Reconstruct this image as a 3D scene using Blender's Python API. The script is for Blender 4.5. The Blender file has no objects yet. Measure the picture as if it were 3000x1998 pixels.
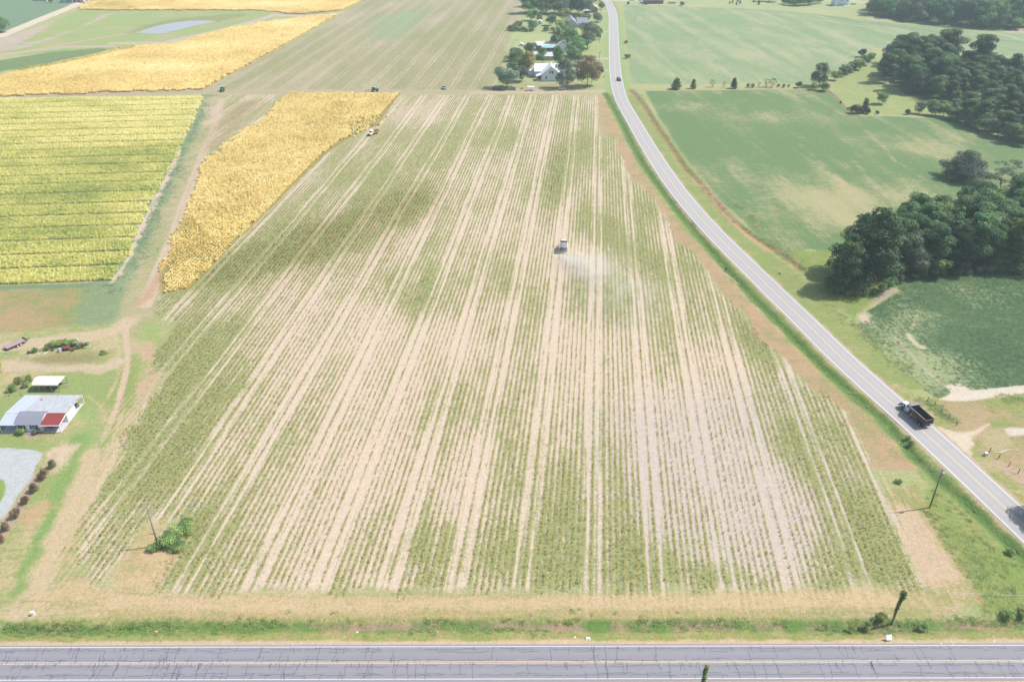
import bpy, bmesh, math, random
import numpy as np
from mathutils import Vector, Matrix, Euler
random.seed(7); RNG = np.random.default_rng(7)
PI = math.pi; R = math.radians
scene = bpy.context.scene
C = scene.collection

# ------------------------------------------------------------------ camera
PITCH = R(30.95); CAM_H = 120.0; FPX = 2333.0
cam_d = bpy.data.cameras.new('camera'); cam_d.sensor_width = 36.0; cam_d.lens = FPX/3000*36
cam_d.clip_start = 0.5; cam_d.clip_end = 12000
cam = bpy.data.objects.new('camera', cam_d); C.objects.link(cam)
cam.location = (0, 0, CAM_H); cam.rotation_euler = (PI/2-PITCH, 0, 0)
scene.camera = cam

# ------------------------------------------------------------------ light
SUN_EL = R(53); SUN_AZ = R(11)          # towards +X, a little +Y
sd = Vector((math.cos(SUN_EL)*math.cos(SUN_AZ), math.cos(SUN_EL)*math.sin(SUN_AZ), math.sin(SUN_EL)))
w = bpy.data.worlds.new('World'); scene.world = w; w.use_nodes = True
nt = w.node_tree; nt.nodes.clear()
sk = nt.nodes.new('ShaderNodeTexSky'); sk.sky_type = 'NISHITA'; sk.sun_disc = False
sk.sun_elevation = SUN_EL; sk.sun_rotation = PI/2-SUN_AZ; sk.air_density = 1.3; sk.dust_density = 2.5
bg = nt.nodes.new('ShaderNodeBackground'); bg.inputs[1].default_value = 0.12
wo = nt.nodes.new('ShaderNodeOutputWorld')
nt.links.new(sk.outputs[0], bg.inputs[0]); nt.links.new(bg.outputs[0], wo.inputs[0])
sl = bpy.data.lights.new('sun', 'SUN'); sl.energy = 4.4; sl.angle = R(0.53); sl.color = (1.0, 0.95, 0.87)
so = bpy.data.objects.new('sun', sl); C.objects.link(so)
so.rotation_euler = sd.to_track_quat('Z', 'Y').to_euler(); so.location = (150, 100, 300)
vs = scene.view_settings
scene.display_settings.display_device = 'sRGB'
vs.view_transform = 'Standard'; vs.look = 'None'; vs.gamma = 1; vs.use_curve_mapping = False
vs.exposure = 0.4
scene.render.engine = 'CYCLES'
scene.cycles.volume_bounces = 1
scene.cycles.max_bounces = 6
scene.cycles.transparent_max_bounces = 12

# ------------------------------------------------------------------ geometry of the view: pixel of the 3000 px photo -> ground point
cp, sp_ = math.cos(PITCH), math.sin(PITCH)
def G(x, y, z=0.0):
    u = (x-1500)/FPX; v = -(y-999)/FPX
    dx, dy, dz = u, cp+v*sp_, -sp_+v*cp
    t = (z-CAM_H)/dz
    return Vector((dx*t, dy*t, z))
def Ga(pts):
    return np.array([G(x, y)[:2] for x, y in pts])
AZ = R(5.56); LANE0 = -8.24; LANE = 13.05; ROW = 1.305
def to_s(X, Y): return X*math.cos(AZ)-Y*math.sin(AZ)
def to_t(X, Y): return X*math.sin(AZ)+Y*math.cos(AZ)
def from_st(s, t): return s*math.cos(AZ)+t*math.sin(AZ), -s*math.sin(AZ)+t*math.cos(AZ)

# ------------------------------------------------------------------ numpy noise
def _h(ix, iy, seed):
    n = (ix.astype(np.int64)*374761393 + iy.astype(np.int64)*668265263 + seed*1442695041) & 0xffffffff
    n = ((n ^ (n >> 13))*1274126177) & 0xffffffff
    return ((n ^ (n >> 16)) & 0xffff)/65535.0
def vn(x, y, seed=0):
    ix = np.floor(x); iy = np.floor(y); fx = x-ix; fy = y-iy
    fx = fx*fx*(3-2*fx); fy = fy*fy*(3-2*fy)
    a = _h(ix, iy, seed); b = _h(ix+1, iy, seed); c = _h(ix, iy+1, seed); d = _h(ix+1, iy+1, seed)
    return (a*(1-fx)+b*fx)*(1-fy)+(c*(1-fx)+d*fx)*fy
def fbm(x, y, seed=0, o=4):
    r = 0; a = .5; t = 0
    for i in range(o):
        r = r+a*vn(x, y, seed+i*17); t += a; a *= .5; x = x*2.03+3.1; y = y*2.03+1.7
    return r/t
def sstep(a, b, x):
    t = np.clip((x-a)/(b-a), 0, 1); return t*t*(3-2*t)
def sdist(poly, X, Y):
    """signed distance, positive inside"""
    n = len(poly); d2 = np.full(X.shape, 1e18); ins = np.zeros(X.shape, bool)
    for i in range(n):
        x0, y0 = poly[i]; x1, y1 = poly[(i+1) % n]
        ex, ey = x1-x0, y1-y0
        t = np.clip(((X-x0)*ex+(Y-y0)*ey)/(ex*ex+ey*ey+1e-12), 0, 1)
        d2 = np.minimum(d2, (X-x0-t*ex)**2+(Y-y0-t*ey)**2)
        if y0 != y1:
            ins ^= ((y0 > Y) != (y1 > Y)) & (X < (x1-x0)*(Y-y0)/(y1-y0)+x0)
    return np.where(ins, 1, -1)*np.sqrt(d2)
def ldist(line, X, Y):
    d2 = np.full(X.shape, 1e18)
    for i in range(len(line)-1):
        x0, y0 = line[i]; x1, y1 = line[i+1]
        ex, ey = x1-x0, y1-y0
        t = np.clip(((X-x0)*ex+(Y-y0)*ey)/(ex*ex+ey*ey+1e-12), 0, 1)
        d2 = np.minimum(d2, (X-x0-t*ex)**2+(Y-y0-t*ey)**2)
    return np.sqrt(d2)

# ------------------------------------------------------------------ colour
GAIN = 2.0
def lin(c):
    c = np.array(c, float)/255.0
    return np.where(c <= .04045, c/12.92, ((c+.055)/1.055)**2.4)
def alb(c):   # look colour in the photograph -> surface colour
    return np.clip(lin(c)/GAIN, 0.004, .85)

# ------------------------------------------------------------------ traced outlines (photo pixels)
GOLD = [(850,275),(1175,275),(1125,342),(1108,368),(1060,385),(1025,405),(950,457),(848,557),(765,640),(694,706),(599,801),(557,847),(490,858),(474,860),(466,818),(503,743),(516,696),(539,640),(557,598),(570,557),(582,520),(599,484),(711,391),(781,350)]
MAIN = [(657,279),(1752,279),(1755,400),(1805,405),(1812,450),(1830,470),(1850,530),(1880,540),(1930,600),(1990,715),(2030,730),(2080,800),(2110,860),(2180,920),(2230,1000),(2275,1020),(2330,1090),(2400,1160),(2450,1180),(2480,1207),(2526,1302),(2565,1383),(2614,1501),(2645,1589),(2702,1706),(2350,1722),(1500,1732),(900,1728),(520,1735),(459,1727),(540,1610),(560,1530),(427,1523),(285,1722),(263,1705),(249,1674),(227,1612),(330,1389),(396,1313),(370,1350),(382,1256),(408,1246),(442,1195),(500,1093),(455,1089),(464,1025),(500,945),(455,930),(474,860),(620,700),(640,560),(607,453),(615,420),(632,391),(661,291)]
FARF = [(596,263),(770,168),(940,80),(1050,12),(1090,-25),(1540,-30),(1530,0),(1500,110),(1478,190),(1440,263)]
NWG = [(0,283),(-200,290),(-200,270),(0,228),(72,195),(178,170),(272,149),(361,140),(497,132),(679,85),(764,68),(900,52),(998,42),(770,168),(594,263),(297,272)]
TOPG = [(230,30),(290,-5),(310,-30),(1110,-30),(1050,10),(1000,32),(870,44),(770,32),(330,31)]
WF = [(-150,296),(0,291),(598,283),(573,340),(537,420),(488,508),(478,535),(459,565),(440,593),(427,626),(414,660),(395,698),(386,738),(354,781),(319,827),(0,838),(-150,842)]
WS = [(-150,853),(0,848),(344,841),(338,890),(287,946),(150,965),(0,980),(-150,985)]
SOYA = [(1890,268),(2000,266),(2420,262),(2445,278),(2480,320),(2510,338),(2620,342),(2790,350),(2900,392),(3000,435),(3200,520),(3200,640),(3000,640),(2800,620),(2600,660),(2440,740),(2370,730),(2325,742),(2262,730),(2212,690),(2182,650),(2112,590),(2062,530),(2020,480),(1985,430),(1930,345)]
SOYB = [(1826,16),(1990,20),(2180,26),(2330,34),(2560,62),(2640,72),(3000,98),(3250,120),(3250,200),(3000,180),(2560,140),(2535,165),(2440,225),(2372,246),(1990,248),(1848,246),(1836,120)]
SOYC = [(2615,821),(2690,806),(3000,795),(3200,795),(3200,1120),(3000,1130),(2865,1143),(2775,1127),(2796,1148),(2746,1168),(2701,1139),(2642,1089),(2567,1017),(2508,952),(2560,925),(2538,913),(2597,875),(2633,854)]
WALL_PATH = [(2755,1170),(2790,1150),(2870,1141),(3000,1128),(3150,1115),(3150,1140),(3000,1150),(2900,1165),(2830,1176),(2790,1176)]
LAWN = [(1444,263),(1478,195),(1500,115),(1535,0),(1540,-30),(1755,-30),(1772,0),(1783,40),(1784,155),(1786,230),(1792,263)]
LOT = [(-60,1316),(0,1312),(100,1318),(127,1326),(122,1345),(105,1368),(95,1400),(60,1440),(40,1475),(10,1515),(-60,1560)]
ISLE = [(-60,1392),(0,1402),(14,1410),(18,1425),(14,1448),(0,1472),(-60,1500)]
POND = [(400,97),(425,88),(460,77),(505,68),(560,62),(600,61),(637,63),(615,69),(575,76),(530,87),(490,97),(455,101),(420,99)]
POOLY = [(-40,150),(0,150),(60,145),(150,135),(230,100),(330,75),(390,45),(340,34),(240,45),(180,60),(60,100),(-40,120)]
FOREST_A = [(2440,852),(2560,858),(2600,822),(2700,808),(3000,795),(3200,790),(3200,640),(3000,600),(2800,600),(2620,640),(2520,700)]
FOREST_B = [(2555,215),(2590,262),(2650,280),(2760,342),(2900,395),(3000,430),(3200,510),(3300,250),(3000,190),(2880,180),(2700,160),(2560,150)]
FOREST_C = [(2545,46),(2640,66),(2780,84),(2900,92),(3000,91),(3300,110),(3300,-20),(2560,-20),(2540,20)]
rdL = [(1690,-60),(1740,-22),(1763.7,0),(1775,19),(1783,38),(1784,76.5),(1784,153),(1785,229.6),(1799,293),(1815,322),(1855,393.5),(1884,451),(1918,508),(1958,566),(2013,632),(2076,698),(2170,790),(2240,867),(2310,934),(2380.6,1007.7),(2450.7,1074.3),(2591,1196),(2668,1271.7),(2782.7,1382.7),(2897.5,1489.8),(2997,1587.4),(3230,1815),(3330,1915)]
rdR = [(1700,-60),(1762,-22),(1788.6,0),(1806,28.7),(1809,45),(1810.6,76.5),(1815,153),(1819,210),(1832,273),(1843.5,302),(1872,345),(1895,385),(1924,428),(1961,480),(1990,523),(2024,568.5),(2067,620),(2136,698),(2240,797),(2345.5,892),(2450.7,993.7),(2521,1063.8),(2637,1170),(2729,1245),(2859,1359.7),(2989,1480),(3200,1675),(3430,1890)]
def resample(line, n):
    d = np.r_[0, np.cumsum(np.hypot(*np.diff(line, axis=0).T))]
    u = np.linspace(0, d[-1], n)
    return np.c_[np.interp(u, d, line[:, 0]), np.interp(u, d, line[:, 1])]
def by_y(line, ys):
    o = np.argsort(line[:, 1]); return np.interp(ys, line[o, 1], line[o, 0])
_l = Ga(rdL); _r = Ga(rdR)
ys = np.linspace(92, min(_l[:, 1].max(), _r[:, 1].max()), 260)
ROADC = np.c_[(by_y(_l, ys)+by_y(_r, ys))/2, ys]
for _ in range(5):
    ROADC[1:-1] = (ROADC[:-2]+ROADC[2:]+2*ROADC[1:-1])/4
for _ in range(25):
    k = np.maximum(0, (ROADC[1:-1, 1]-250)/400).clip(0, 1)[:, None]
    ROADC[1:-1] = ROADC[1:-1]*(1-k)+k*(ROADC[:-2]+ROADC[2:])/2
ROADC = resample(ROADC, 240)
A0 = np.array(G(0, 1896.7)[:2]); A1 = np.array(G(3000, 1889.5)[:2])
hdir = (A1-A0)/np.linalg.norm(A1-A0); hn = np.array([-hdir[1], hdir[0]])
HW = 6.6                                  # distance between the edge lines
HC0 = (A0+A1)/2-hn*HW/2
HWY = np.array([HC0-hdir*900, HC0+hdir*900])
DITCH1 = Ga([(0,1848),(400,1842),(1000,1834),(1500,1833),(2000,1834),(2400,1836),(2700,1838),(3000,1822),(3100,1816)])
DITCH2 = Ga([(1772,274),(1806,333),(1826,370),(1850,422),(1876,467),(1912,520),(1950,571),(1986,620),(2012,648),(2040,682),(2080,728),(2118,774),(2145,803),(2203,866),(2256,918),(2308,971),(2361,1024),(2413,1076),(2466,1124),(2519,1173),(2560,1205),(2601,1240),(2645,1293),(2683,1342),(2725,1375),(2763,1416),(2813,1455),(2859,1500),(2909,1546),(2955,1590),(3050,1680)])
DITCH3 = Ga([(1848,264),(1884,307),(1923,370),(1952,411),(1986,460),(2010,497),(2044,529),(2081,574),(2110,609),(2148,649),(2202,690),(2240,714),(2296,748),(2350,790)])

def ground_z(X, Y):
    z = 0*X
    for L, dep_, wd in ((DITCH1, .75, 1.4), (DITCH2, .8, 1.5), (DITCH3, .5, 1.3)):
        bb = (X > L[:, 0].min()-6) & (X < L[:, 0].max()+6) & (Y > L[:, 1].min()-6) & (Y < L[:, 1].max()+6)
        if bb.any():
            d = ldist(L, X[bb], Y[bb]); e = fbm(X[bb]*.5, Y[bb]*.5, 3)*.6+.7
            z[bb] -= dep_*e*np.exp(-(d/wd)**2)
    return z

# ------------------------------------------------------------------ weed density in the picked fields, drawn once for ground and plants
def blob(X, Y, px, py, ls, lt, a):
    g = G(px, py); s = to_s(X, Y)-to_s(g.x, g.y); t = to_t(X, Y)-to_t(g.x, g.y)
    n = (fbm(X*.12, Y*.12, 91)-.5)*1.2
    return a*np.exp(-np.maximum(0, (s/ls)**2+(t/lt)**2+n*.8))
WB = [(1110,650,11,32,.55),(960,700,9,26,.5),(820,745,12,22,.6),(620,790,14,14,.55),(1220,600,9,22,.45),(1640,500,5,45,.65),(1705,420,5,30,.55),(1720,640,4,22,.4),
      (1780,680,5,18,.45),(1260,880,12,16,.3),(1000,540,8,30,.15),(1180,830,9,20,.25),(480,1040,12,20,.6),(620,1010,10,24,.35),(540,1180,12,22,.45),(430,1290,10,18,.45),(350,1400,12,14,.35),(720,1180,10,20,.2),
      (2560,1620,6,16,.4),(2480,1500,8,20,.28),(2330,1330,6,14,.35),(2190,930,6,18,.4),(2250,1010,6,16,.35),(2400,1250,8,20,.25),(1480,820,9,22,.3),(1560,900,7,22,.25),(1330,1620,12,8,.25),(1900,1650,6,8,.3),(1560,1640,8,8,.25),(2120,1690,8,3,.4),(1250,1650,10,10,.15),
      (1960,780,5,14,.3),(1860,720,4,18,.35),(2060,980,9,14,.15),(560,1600,7,10,.4),(1120,480,10,40,.12),(1300,400,20,40,.1),(1380,640,10,20,-.2),
      (2150,1500,15,22,-.28),(2000,1400,13,22,-.2),(2330,1480,7,15,-.2),(1640,1000,12,20,-.3),(1500,1200,15,20,-.12),(1350,1050,8,20,-.2),(1800,1000,6,20,-.2),(1350,1350,10,14,-.2),(1080,1350,9,14,-.15),(2080,1150,10,15,-.2)]
def weeds(X, Y):
    s = to_s(X, Y); t = to_t(X, Y)
    v = .42+(fbm(s*.045, t*.018, 11)-.5)*.75+(fbm(s*.16, t*.03, 12)-.5)*.55
    rowid = np.floor((s-LANE0)/ROW)
    v = v+(_h(rowid, rowid*0+np.floor(t/38), 5)-.5)*.14
    v = v+.1*sstep(240, 420, Y)
    for b in WB: v = v+blob(X, Y, *b)
    return np.clip(v, 0, 1.15)
def lanes(X, Y):
    """1 in the wheel lanes"""
    s = to_s(X, Y); t = to_t(X, Y); wob = .3*np.sin(t*.035+s*.21)+.12*np.sin(t*.13)
    l = (s-LANE0+LANE/2+wob) % LANE-LANE/2
    a = sstep(.62, .3, np.abs(np.abs(l)-1.3)); b = .3*sstep(2.4, 1.9, np.abs(l))
    return np.maximum(a, b)

# ------------------------------------------------------------------ GROUND
def build_ground():
    def dep(Y): return .8576*Y+61.7
    ysl = [82.]
    while ysl[-1] < 905:
        ysl.append(ysl[-1]+.36*(dep(ysl[-1])/140)**1.22)
    ysl = [-2600, -900, -300, -80, 0, 40, 60, 72, 78]+ysl+[930, 980, 1060, 1200, 1450, 1900, 2700, 4200]
    ysa = np.array(ysl)
    nx = 560
    t = np.linspace(-1, 1, nx); ext = np.array([1.02, 1.06, 1.14, 1.3, 1.6, 2.2, 3.4, 6, 12, 30])
    t = np.r_[-ext[::-1], t, ext]
    hw = .575*np.clip(ysa, 80, 905)+44
    X = hw[:, None]*t[None, :]; Y = np.repeat(ysa[:, None], len(t), 1)
    X = np.clip(X, -4200, 4200)
    X[:, 0] = -4200; X[:, -1] = 4200
    sh = X.shape
    Xf = X.ravel(); Yf = Y.ravel(); N = len(Xf)
    A = np.tile(alb((222,204,166)), (N, 1)); B = np.tile(alb((184,200,128)), (N, 1))
    V = np.full(N, .55); RW = np.zeros(N); LN = np.zeros(N); DR = np.zeros(N); cls = np.zeros(N, int)
    names = ['ground']
    e1 = fbm(Xf*.25, Yf*.25, 1)-.5; e2 = fbm(Xf*.05, Yf*.05, 2)-.5
    V += e2*.5
    def cid(n):
        if n not in names: names.append(n)
        return names.index(n)
    def mixin(m, a=None, b=None, v=None, rows=None, lane=None, d=None, c=None):
        mm = m[:, None]
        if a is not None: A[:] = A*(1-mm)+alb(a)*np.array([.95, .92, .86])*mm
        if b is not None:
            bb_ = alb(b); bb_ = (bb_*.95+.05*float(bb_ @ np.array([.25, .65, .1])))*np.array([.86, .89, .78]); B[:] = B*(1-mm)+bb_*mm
        if v is not None: V[:] = V*(1-m)+v*m
        RW[:] = RW*(1-m)+(rows or 0)*m
        LN[:] = LN*(1-m)+(lane if lane is not None else 0)*m
        DR[:] = DR*(1-m)+(d or 0)*m
        if c is not None: cls[m > .5] = cid(c)
    def area(px, soft=1.0, rag=1.5, world=None, **k):
        P = Ga(px) if world is None else world
        pad = 6+soft+rag
        bb = (Xf > P[:, 0].min()-pad) & (Xf < P[:, 0].max()+pad) & (Yf > P[:, 1].min()-pad) & (Yf < P[:, 1].max()+pad)
        m = np.zeros(N)
        d = sdist(P, Xf[bb], Yf[bb])+e1[bb]*rag*2
        m[bb] = sstep(-soft, soft, d)
        mixin(m, **k); return m
    def line(px, wd, soft=.6, rag=.6, amt=1, world=None, **k):
        P = Ga(px) if world is None else world
        pad = wd+soft+rag+4
        bb = (Xf > P[:, 0].min()-pad) & (Xf < P[:, 0].max()+pad) & (Yf > P[:, 1].min()-pad) & (Yf < P[:, 1].max()+pad)
        m = np.zeros(N)
        d = wd-ldist(P, Xf[bb], Yf[bb])+e1[bb]*rag*2
        m[bb] = sstep(-soft, soft, d)*amt
        mixin(m, **k); return m
    # far background
    far = sstep(880, 960, Yf); mixin(far, a=(190,205,160), b=(150,185,140), v=.6)
    # --- upper left
    area([(-200,120),(0,100),(120,50),(330,-30),(-200,-30)], 2, 2, a=(156,182,156), b=(144,174,144), v=.8, d=1, c='soybean_field')
    area([(-100,170),(0,165),(100,160),(340,140),(520,120),(680,85),(800,60),(790,38),(640,30),(230,32),(150,70),(0,115),(-100,140)], 3, 3, a=(215,205,170), b=(190,208,135), v=.72+e2*.8, c='field_margin')
    area([(0,115),(60,96),(150,70),(140,80),(60,130),(120,118),(230,85),(300,45),(340,38),(300,55),(180,105),(60,145),(0,155),(-50,150)], 3, 5, a=(226,208,196), b=(200,205,160), v=.25+e2)
    line([(0,165),(100,146),(260,118),(400,95)], 2.5, 2, 1, a=(224,200,176), v=.1)
    line([(330,128),(480,126),(620,95),(760,60),(800,45),(900,48),(1000,40)], 4, 2, 1.5, a=(226,214,200), v=.1, c='dirt_track')
    line([(-40,162),(60,155),(200,138),(330,136)], 3.5, 2, 1.5, a=(222,210,196), v=.15, c='dirt_track')
    area([(360,105),(420,75),(520,55),(700,40),(730,45),(660,58),(640,68),(560,66),(440,84)], 3, 3, a=(200,190,140), b=(170,185,125), v=.6)
    line([(-60,118),(0,107),(60,82),(120,57),(200,25),(270,-8),(330,-35)], 5.5, 1, 1, a=(255,240,222), v=0, c='dirt_track')
    area(TOPG, 2, 2, a=(240,214,140), b=(210,204,126), v=.5, rows=1, c='tobacco_field')
    area(NWG, 1.2, 1.5, a=(240,212,130), b=(214,204,116), v=.5, rows=1, c='tobacco_field')
    area([(-50,225),(0,210),(140,190),(260,165),(355,145),(300,142),(160,152),(80,165),(0,178),(-50,185)], 3, 4, a=(170,190,140), b=(142,168,116), v=.75)
    # --- west
    area(WF, 1, 1.2, a=(226,208,170), b=(190,200,110), v=.5, c='tobacco_field')
    area(WS, 1, 1.5, a=(208,184,142), b=(164,184,112), v=.52+e2*1.1+e1*.3, c='stubble_field')
    line([(-100,845),(0,843),(200,838),(330,832)], 1.6, .6, .6, a=(170,185,150), b=(148,174,138), v=.8)
    line([(603,285),(560,380),(520,450),(490,530),(440,620),(410,700),(380,760),(330,840),(290,930)], 7, 3, 2.5, a=(190,200,160), b=(160,182,142), v=.72+e2*.5)
    line([(525,440),(510,480),(470,560),(445,610),(405,690),(370,770),(330,825)], 1.1, .5, 1.6, a=(240,226,206), v=.1)
    line([(640,290),(625,370),(590,440),(560,520),(530,600),(500,680),(465,760),(440,830),(420,900),(410,960)], 7, 3, 2.5, a=(222,206,172), b=(190,198,140), v=.5+e1*.6+e2*.5, c='dirt_track')
    for dx in (-11, 2, 12):
        line([(650+dx*.5,290),(632+dx*.6,370),(600+dx*.7,440),(570+dx*.8,520),(540+dx,600),(515+dx,680),(480+dx,760),(450+dx,830),(425+dx,900)], .7, .5, .7, a=(236,216,196), v=.12)
    line([(640,310),(632,350),(612,360)], 4, 3, 3, amt=.8, a=(240,218,198), v=.1)
    area([(500,760),(520,720),(500,800),(470,830),(430,880),(400,900),(440,830)], 1.5, 2, a=(226,188,160), v=.2)
    # yard
    area([(-60,990),(0,985),(290,950),(360,960),(380,1100),(370,1240),(330,1380),(200,1620),(130,1760),(60,1860),(-100,1880)], 3, 3, a=(228,212,170), b=(182,198,126), v=.74+e2*1.5+e1*.6, c='lawn')
    area([(350,1060),(455,1000),(455,1100),(410,1240),(385,1300),(330,1390),(230,1600),(240,1700),(180,1750),(100,1780),(150,1620),(230,1400),(300,1250)], 4, 2, a=(228,208,166), b=(176,192,116), v=.72+e1*.9+e2*.6, rows=.7, c='field_margin')
    line([(0,1018),(120,1002),(260,985),(340,965),(380,940)], 2.8, 1.4, 1.4, a=(234,216,186), v=.2)
    line([(-20,1075),(60,1070),(200,1074),(300,1080),(345,1060)], 2.6, 1.6, 2, a=(234,216,190), b=(200,200,150), v=.25)
    area([(70,1052),(150,1036),(260,1030),(300,1046),(270,1062),(150,1066)], 2, 1.5, a=(186,172,130), b=(170,180,115), v=.4)
    line([(372,955),(368,990),(375,1030),(372,1080),(360,1130),(340,1200),(300,1290)], .8, .5, .5, a=(238,214,192), v=.1)
    line([(425,960),(430,1040),(415,1120),(400,1200),(350,1290),(280,1410),(230,1520)], 1.2, 1.2, 1.2, amt=.7, a=(236,212,184), v=.2)
    line([(440,960),(445,1040),(440,1100)], 3, 2, 2, amt=.8, a=(205,215,150), b=(180,205,120), v=.7)
    line([(560,1050),(500,1100),(430,1190),(360,1300),(290,1420),(240,1510)], .8, .5, .6, amt=.7, a=(238,216,190), v=.15)
    for q in ([(376,1225),(330,1345),(262,1480),(200,1600),(150,1700),(100,1790)], [(360,1215),(310,1335),(240,1470),(180,1590),(135,1690)], [(455,1110),(420,1190),(395,1270),(330,1400),(270,1520)], [(330,970),(345,1000),(352,1060),(340,1120),(300,1190)], [(260,1160),(290,1185),(310,1210),(300,1240)]):
        line(q, .5, .6, 1.0, amt=.7, a=(240,222,190), b=(206,206,150), v=.2)
    area([(390,1010),(440,1000),(480,1030),(450,1060),(470,1075),(500,1090),(440,1130),(420,1160),(400,1140),(430,1080)], 2, 2, a=(230,200,172), v=.25)
    area([(240,1210),(265,1180),(300,1230),(310,1290),(240,1350),(210,1400),(190,1340),(220,1270)], 3, 3, a=(215,214,160), b=(180,205,135), v=.7)
    line([(225,1290),(210,1370),(180,1440),(150,1520),(110,1620),(70,1720)], 2.2, 1.5, 1.5, a=(190,205,140), b=(160,195,115), v=.75)
    line([(270,1330),(250,1400),(205,1500),(160,1600),(120,1680),(95,1760),(60,1800)], 2.4, 1.5, 1.5, a=(234,214,180), b=(205,200,140), v=.2)
    area([(130,1330),(190,1290),(230,1310),(200,1360),(160,1380)], 2, 2, a=(240,222,196), v=.15)
    area([(60,1500),(130,1470),(170,1480),(110,1540),(60,1530)], 2, 2, a=(226,196,156), v=.25)
    area([(70,1265),(140,1262),(130,1280),(80,1284)], .6, .5, a=(205,175,160), v=.05)
    area(LOT, .35, .5, a=(224,231,241), b=(220,227,237), v=.12, c='gravel_lot')
    area(ISLE, .2, .1, a=(190,205,130), b=(170,200,110), v=.8, c='lawn')
    area([(130,1400),(160,1330),(140,1360),(118,1410),(95,1440),(70,1490),(20,1570),(0,1600),(-20,1640),(-20,1560),(30,1500),(60,1450),(90,1410),(110,1380)], .8, .8, a=(214,188,170), v=.15)
    # tan bottom margin
    area([(60,1760),(250,1690),(300,1720),(520,1738),(1500,1735),(2300,1724),(2710,1708),(2640,1560),(2600,1490),(2570,1450),(2680,1420),(2730,1500),(2760,1590),(2830,1690),(2870,1760),(2800,1800),(2600,1816),(1500,1822),(400,1820),(120,1800)], 1.5, 1.5, a=(234,212,172), b=(192,190,128), v=.5+e2*.8+e1*.8, c='field_margin')
    line([(330,1765),(900,1772),(1500,1768),(2100,1762),(2600,1755)], 1.6, 1, 1.5, amt=.8, a=(238,214,176), v=.2)
    line([(330,1800),(900,1806),(1500,1800),(2300,1802)], 1.1, .8, .8, amt=.6, a=(224,196,150), b=(200,200,130), v=.5)
    area([(320,1720),(420,1530),(470,1545),(520,1600),(540,1620),(455,1735)], 1.5, 1.5, a=(236,210,170), b=(200,196,128), v=.35+e1, c='field_margin')
    area([(2600,1500),(2640,1480),(2690,1500),(2740,1580),(2800,1660),(2830,1700),(2760,1720),(2700,1700),(2650,1590)], 1.5, 1.2, a=(236,212,186), b=(200,196,130), v=.2+e1*.5)
    # main field
    wd = weeds(Xf, Yf)*1.05+.1; ln = 1.0
    pale = sstep(0, 1, blob(Xf, Yf, 2180, 1480, 30, 34, 1.2))
    area(MAIN, 1.5, 1.8, a=(250,232,214), b=(194,194,136), v=np.clip(wd, 0, 1), rows=1, lane=ln, c='tobacco_field')
    mm = area([(1650,1250),(2300,1000),(2560,1383),(2700,1706),(1700,1730)], 14, 0, rows=1, lane=ln)*0
    for q in WB[:5]:
        bm_ = np.clip(blob(Xf, Yf, q[0]+4, q[1]-6, q[2], q[3], 1), 0, 1)*(cls == cid('tobacco_field'))*.55
        A[:] = A*(1-bm_[:, None])+alb((206,160,122))*bm_[:, None]; B[:] = B*(1-bm_[:, None])+alb((160,164,100))*bm_[:, None]
    m2 = sstep(-12, 12, sdist(Ga([(1750,1200),(2350,1100),(2560,1383),(2700,1712),(1780,1732)]), Xf, Yf))*(cls == cid('tobacco_field'))
    m2 = m2*.75; A[:] = A*(1-m2[:, None])+alb((226,213,202))*m2[:, None]
    area([(560,300),(1180,279),(1000,420),(700,700),(500,850),(470,850),(500,700),(590,480)], 3, 2, rows=1, lane=.8)
    area(GOLD, .8, .8, a=(206,182,118), b=(168,170,96), v=.5, rows=1, c='tobacco_field')
    # far picked field
    vf = np.clip(.62+(fbm(to_s(Xf, Yf)*.05, to_t(Xf, Yf)*.012, 61)-.5)*.8, 0, 1)
    area(FARF, 1.5, 1.5, a=(224,208,188), b=(184,184,128), v=vf, rows=1, lane=.8, c='tobacco_field')
    area([(700,300),(770,295),(660,405),(612,432),(640,380)], 9, 5, a=(214,184,152), b=(176,176,120), v=.5, rows=1, lane=.8)
    area([(1090,60),(1250,20),(1230,60),(1180,110),(1090,120)], 10, 10, b=(176,200,150), v=.8, rows=1, lane=.5)
    # cross track
    line([(-150,290),(0,287),(300,277),(600,270),(900,271),(1200,270),(1450,271),(1620,270),(1800,266)], 3.6, 1.2, 1.2, a=(214,194,172), b=(196,190,150), v=.25+e1*.4, c='dirt_track')
    line([(1380,272),(1620,271),(1800,266)], 2, 1, .8, a=(236,212,190), v=.05)
    # lawns by the houses
    area(LAWN, 1.5, 1, a=(214,216,160), b=(196,212,148), v=.6+e2*.6, c='lawn')
    area([(1500,100),(1640,100),(1650,96),(1640,130),(1530,140),(1480,150)], 2, .5, a=(216,220,168), b=(206,218,160), v=.6)
    area([(1455,265),(1480,200),(1500,120),(1530,100),(1500,140),(1470,210),(1462,262)], 2, 1, rows=1, b=(180,198,130), v=.6)
    for y0, x0 in ((33, 1745), (93, 1742), (172, 1695), (206, 1640)):
        line([(x0, y0), (1786, y0+.5)], 1.5, .5, .3, a=(238,230,220), v=0, c='driveway')
    area([(1460,262),(1600,262),(1700,250),(1700,240),(1540,245),(1480,240)], 2, 2, a=(206,194,152), b=(190,196,130), v=.35+e1)
    # --- east: soybeans
    sdir = None
    area([(1810,262),(1845,262),(1900,262),(1980,262),(2420,258),(2450,240),(2440,258),(2400,266),(1990,268),(1880,270)], 1.5, 1, a=(220,206,176), b=(190,200,140), v=.5)
    ca6, sa6 = math.cos(R(6)), math.sin(R(6))
    st = fbm((Xf*ca6+Yf*sa6)*.13, (-Xf*sa6+Yf*ca6)*.012, 71)-.5
    va = np.clip(.76+st*.8+e2*.8, 0, 1)
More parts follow.
